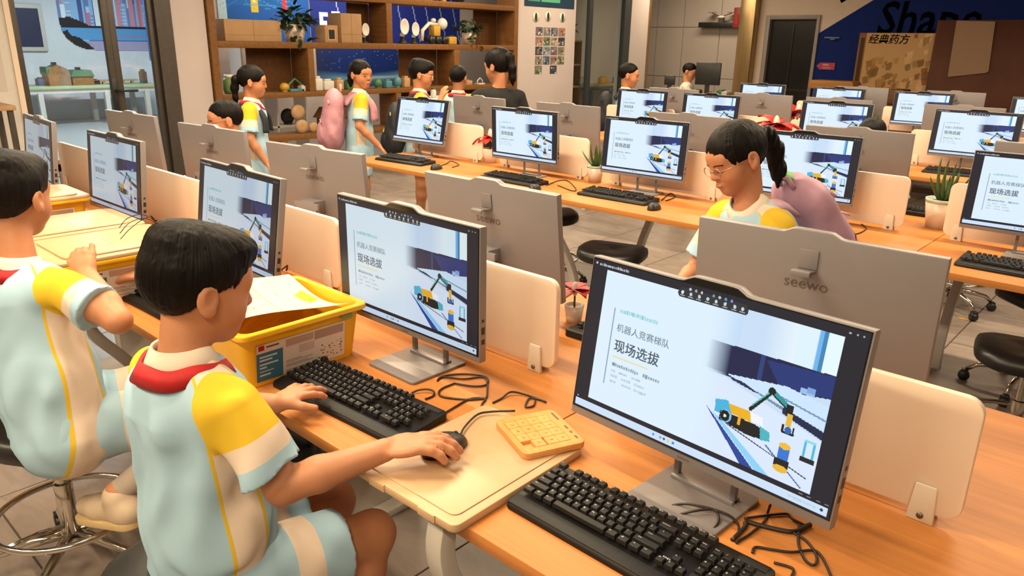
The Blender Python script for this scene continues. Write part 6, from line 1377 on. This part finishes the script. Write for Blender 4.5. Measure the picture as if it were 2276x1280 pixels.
o = MB().add(vs, fs, None, True).build('fabric_cover', m_brown, bw); sm = o.modifiers.new('thick', 'SOLIDIFY'); sm.thickness = .02; sm.offset = 1
MB().b6(0.02, W2, .015, .05, 0, a[2]-.02).build('panel_frame', m_sdark, bw)
q = [by(t_, Yp-.03) for t_ in ((2127, 46), (2213, 48), (2198, 158), (2192, 162), (2107, 171))]
MB().prism([(t_[0]-a[0], t_[2]) for t_ in q], .045, .049, XZ).build('pinned_sheet', pm('tan_paper', (0.26, 0.15, 0.085), 0.7, var=0.03), bw)
bn = thing('wooden_bench', (0, 0, 0), 0, 'orange wooden bench end standing before the blue wall', 'bench'); a = by((1806, 186), YB-.5); b_ = by((1905, 192), YB-.5)
MB().prism(rrect(b_[0]-a[0], .12, .05, 6), -.16, .16, Matrix.Translation(((a[0]+b_[0])/2, YB-.5, a[2])) @ XZ).build('bench_beam', wood('orange_wood', (0.30, 0.12, 0.03), (0.42, 0.19, 0.05), 0.4), bn, bevel=.01)
for x in (a[0]+.1, b_[0]-.1): MB().b6(x-.03, x+.03, YB-.55, YB-.45, 0, a[2]-.05).build('bench_leg', MATS['orange_wood'], bn)
a = by((1806, 196), YB-.5); ar = by((1836, 147), YB-.012); t = thing('arrow_sign', (ar[0], YB-.012, ar[2]), 0, 'small pink arrow sign on the blue wall', 'sign')
MB().prism([(-.14, 0), (-.09, .05), (.13, .05), (.13, -.05), (-.09, -.05)], 0, .006, XZ).build('sign_plate', pm('pink_sign', (0.30, 0.02, 0.06), 0.5), t); MB().b6(-.05, .04, -.009, -.0065, .005, .03).b6(-.05, .07, -.009, -.0065, -.03, -.018).build('sign_print', pm('pale_pink_print', (0.5, 0.2, 0.2), 0.6), t)
ar = by((1850, 84), YB-.01); t = thing('wall_hook_rail', (ar[0], YB-.012, ar[2]), 0, 'short pale rail on the blue wall above the arrow sign', 'rail'); MB().b6(-.11, .11, -.02, .008, -.012, .012).build('rail', pm('dull_blue_metal', (0.06, 0.09, 0.16), 0.4), t, bevel=.003); MB().b6(-.02, .05, -.03, -.02, -.03, -.012).build('hook', MATS['dull_blue_metal'], t)
small_thing(8.62, .0, .5, .96, m_sdark, 'dark wooden crate stand behind the farthest row', 'box', d=.3, x=-2.7, name='crate', cat='crate')

# ------------------------------------------------------------------ hall behind the glass doors
XH = -16.29
p = Paint(120, 90, '8fc0ea'); R = np.random.default_rng(21); B0 = .78
for k in range(60):
    u = R.uniform(-.02, 1); w_ = R.uniform(.03, .07); h_ = R.uniform(.10, .6); p.rect(u, B0-h_, u+w_, B0, ['6a8ac8', '9ab4e0', 'd890a0', 'e8eef6', '4a5a98', 'b8d0ee', 'c87a90', '7a9ad0'][k % 8])
    if k % 2: [p.rect(u+.008, B0-h_+.02+.035*j, u+w_-.008, B0-h_+.03+.035*j, 'e8eef8', .6) for j in range(int(h_/.035))]
p.rect(0, B0-.01, 1, B0+.012, '1c1a2c'); p.poly([(0, .70), (.1, .69), (.22, .74), (.3, .78), (0, .79)], '181420'); p.rect(0, B0+.012, 1, .90, '5a9ed6'); p.rect(.5, .855, 1, .87, 'b07a98'); p.rect(.25, .895, 1, .915, '4a6ab0'); p.rect(0, .915, 1, 1, 'a8a0c4'); p.poly([(0, .83), (.06, .81), (.09, .86), (.16, .88), (.24, .94), (.30, 1), (0, 1)], '12101e')
m0 = bx((124, 0), XH); m1 = bx((352, 0), XH); zlo = bx((200, 112), XH)[2]; ztop = zlo+1.95
me = color_grid('wall_mural', p.a, m1[1]-m0[1], ztop-zlo, vcol_mat('mural_print'))
# round off the lower left corner of the mural
bmq = bmesh.new(); bmq.from_mesh(me); wd, ht, rr_ = m1[1]-m0[1], ztop-zlo, .55
dele = [v_ for v_ in bmq.verts if v_.co.x < -wd/2+rr_ and v_.co.z < rr_*.8 and ((v_.co.x+wd/2-rr_)/rr_)**2+((v_.co.z-rr_*.8)/(rr_*.8))**2 > 1]; bmesh.ops.delete(bmq, geom=dele, context='VERTS'); bmq.to_mesh(me); bmq.free()
tag(mobj('wall_mural', me, None, None, (XH+.004, (m0[1]+m1[1])/2, zlo), (0, 0, PI/2)), 'city skyline mural with rounded corner on the hall wall', 'mural')
q = [bx(t_, XH) for t_ in ((4, 17), (82, 18), (94, 104), (18, 104))]; t = thing('wall_screen', (XH, 0, 0), 0, 'dark navy wall screen with white frame in the hall', 'screen')
y0 = (q[0][1]+q[3][1])/2-.25; y1 = (q[1][1]+q[2][1])/2; z0, z1 = (q[2][2]+q[3][2])/2, (q[0][2]+q[1][2])/2
MB().b6(0, .05, y0-.08, y1+.08, z0-.08, z1+.08).build('screen_frame', m_wht, t, bevel=.02); MB().b6(.05, .056, y0, y1, z0, z1).build('screen_glass', pm('navy_screen', (0.006, 0.016, 0.07), 0.3), t)
# hall table with model houses
a = bz((50, 193), .72); TX = -15.2; y0, y1 = bx((48, 195), TX)[1], bx((350, 185), TX)[1]
tb = thing('hall_table', (TX, (y0+y1)/2, 0), 0, 'long white table with green top in the hall', 'table'); w2 = (y1-y0)/2
ZT = bx((200, 190), TX)[2]
MB().b6(-.75, .1, -w2, w2, ZT-.05, ZT).build('table_top', pm('pale_green_top', (0.36, 0.44, 0.24), 0.5), tb, bevel=.006); MB().b6(-.7, .07, -w2+.05, w2-.05, ZT-.12, ZT-.05).build('table_apron', m_wht, tb)
for yy in (-w2+.25, -w2+1.35, w2-.25):
    for xx in (-.65, .05): MB().b6(xx-.04, xx+.04, yy-.04, yy+.04, 0, ZT-.1).build('table_leg', m_wht, tb)
def model_house(px, w_, h_, label, barn, d=.35):
    q = bx(px, TX-.3); t = thing('model_house', (TX-.3, q[1], ZT+.0003), 0, label, 'model'); br = pm('brown_brick_toy', (0.24, 0.11, 0.03), 0.7, var=.2, scale=30); gr = pm('green_roof_toy', (0.06, 0.17, 0.09), 0.6)
    MB().b6(-d/2, d/2, -w_/2, w_/2, 0, h_*.55).build('house_walls', br, t)
    if barn: MB().prism([(-w_*.5, 0), (w_*.5, 0), (w_*.42, h_*.25), (0, h_*.45), (-w_*.42, h_*.25)], -d/2, d/2, Matrix.Translation((0, 0, h_*.55)) @ Matrix(((0, 0, 1, 0), (1, 0, 0, 0), (0, 1, 0, 0), (0, 0, 0, 1)))).build('house_gable', br, t); MB().b6(-d/2-.02, d/2-.02, -w_*.55, -w_*.15, h_*.5, h_*.9).build('house_roof', gr, t, bevel=.02)
    else: MB().prism([(-w_*.56, 0), (w_*.56, 0), (w_*.42, h_*.4), (-w_*.42, h_*.4)], -d/2-.02, d/2+.02, Matrix.Translation((0, 0, h_*.55)) @ Matrix(((0, 0, 1, 0), (1, 0, 0, 0), (0, 1, 0, 0), (0, 0, 0, 1)))).build('house_roof', gr, t)
    MB().b6(-.05, .05, -w_*.12, w_*.06, h_*.9, h_*1.12).build('chimney', m_black, t)
model_house((128, 188), .36, .36, 'brown model barn with green roof on the hall table', True); model_house((179, 187), .36, .28, 'brown model house with green hipped roof and black chimney', False)
for k, (px, w_, h_, mt, lb) in enumerate((((92, 187), .14, .12, pm('blue_toy', (0.04, 0.10, 0.28), 0.5), 'small blue model house at the left of the hall table'), ((205, 175), .2, .08, m_black, 'small dark model on the hall table beside the door'), ((318, 172), .08, .22, m_black, 'small dark upright model on the hall table right of the door post'))): small_thing(bx(px, TX-.4)[1], ZT, w_, h_, mt, lb, 'box', x=TX-.4, d=.2)
t = thing('model_train_track', (TX-.35, 0, ZT+.0003), 0, 'long brown model track lying on the hall table', 'model'); ya, yb = bx((195, 180), TX-.35)[1], bx((305, 178), TX-.35)[1]
MB().b6(-.05, .05, ya, yb, .05, .08).build('track', m_ply, t); [MB().b6(-.04, .04, y_-.02, y_+.02, 0, .05).build('track_pier', m_ply, t) for y_ in np.linspace(ya+.1, yb-.1, 5)]
q0, q1 = bx((332, 40), -14.0), bx((346, 135), -14.0); bn = thing('roll_up_banner', (-14.0, (q0[1]+q1[1])/2, 0), 0, 'blue roll-up banner at the right of the hall window', 'banner'); MB().b6(-.01, .01, -.09, .09, q1[2], 2.5).build('banner_sheet', pm('blue_banner_print', (0.02, 0.06, 0.20), 0.6, var=.3, scale=4), bn); MB().b6(-.08, .08, -.1, .1, 0, .1).build('banner_base', m_frame, bn); MB().b6(-.012, .012, -.02, .02, .1, q1[2]).build('banner_pole', m_frame, bn)
# small bench with toy box left of the doors
q = bx((20, 235), XW+.45); tb = thing('side_table', (XW+.25, q[1]-.35, 0), 0, 'small wooden side table at the left picture edge', 'table'); MB().b6(-.22, .2, -.4, .4, q[2]-.04, q[2]).build('table_top', m_ply, tb, bevel=.004)
for yy in (-.36, .36): MB().b6(.14, .18, yy-.02, yy+.02, 0, q[2]-.04).build('table_leg', m_frame, tb); MB().b6(-.2, -.16, yy-.02, yy+.02, 0, q[2]-.04).build('table_leg', m_frame, tb)
MB().b6(-.2, .18, -.38, .38, .30, .33).build('lower_shelf', m_ply, tb); small_thing(q[1]-.2, .33, .2, .12, m_ygl, 'yellow toy box on the lower board of the small side table', 'box', x=XW+.28, mat2=m_black)
p = Paint(20, 20, 'c9c0b8'); p.poly([(.3, .3), (.8, .2), (.7, .8), (.25, .7)], 'd0a090', .6); q = bx((2, 150), XW); mural('wall_drawing', q[1]-.5, q[1]+.02, q[2]-.2, q[2]+.15, p.a, 'pale drawing on the white wall at the left picture edge', x=XW+.003)

# ------------------------------------------------------------------ things standing on the floor
lc = thing('low_cabinet', (-6.15, 2.75, 0), .0, 'low grey cabinet with orange wooden top left of the second row', 'cabinet')
MB().b6(-.25, .25, -.55, .55, 0, .42).build('cabinet_body', pm('grey_brown_panel', (0.17, 0.13, 0.105), 0.6), lc, bevel=.006); MB().b6(-.27, .27, -.57, .57, .42, .47).build('cabinet_top', wood('orange_wood', (0.30, 0.12, 0.03), (0.42, 0.19, 0.05)), lc, bevel=.004)
for yy in (-.27, .27): o = MB().b6(.25, .258, yy-.25, yy+.25, .03, .40).build('cabinet_door', MATS['grey_brown_panel'], lc, bevel=.002); MB().b6(.258, .268, yy-.05, yy+.05, .34, .35).build('door_handle', m_frame, o)
wtb = thing('white_side_table', (-7.2, 5.75, 0), 0, 'white table with jars between the children and the shelf', 'table')
MB().b6(-.22, .25, -.75, .75, .86, .90).build('table_top', m_white, wtb, bevel=.004)
for yy in (-.7, .7): MB().b6(-.2, .2, yy-.02, yy+.02, 0, .86).build('table_leg', m_white, wtb)
for k, (y, mt) in enumerate(((5.25, m_wht), (5.45, m_black), (5.62, m_tealp))): small_thing(y, .90, .07, .12, mt, ['white', 'black', 'teal'][k]+' jar on the white side table', 'jar', x=-7.1, mat2=m_frame)
bag, _ = solid('school_bag', [ellip((-2.02, -.03, .15), (.14, .20, .17)), ellip((-2.0, -.05, .24), (.12, .17, .12))], .010, DARKB, None, lambda P, d: np.maximum(d+wr(P, .004, 1.0), -P[:, 2]+.002)); tag(bag, 'black school bag on the floor under the near desk', 'bag')
MB().tube([(-1.90, -.13, .28), (-1.90, -.10, .38), (-1.90, .02, .38), (-1.90, .05, .28)], .008, 6).build('bag_handle', DARKB, bag)
q = bz((2140, 708), 0.002); tag(MB().prism([(-.03, -.012), (.0, -.018), (.035, -.004), (.02, .014), (-.02, .012)], 0, .0015, Matrix.Translation((q[0], q[1], .0006))).build('paper_scrap', m_ygl), 'tiny yellow scrap lying on the floor tiles', 'scrap')
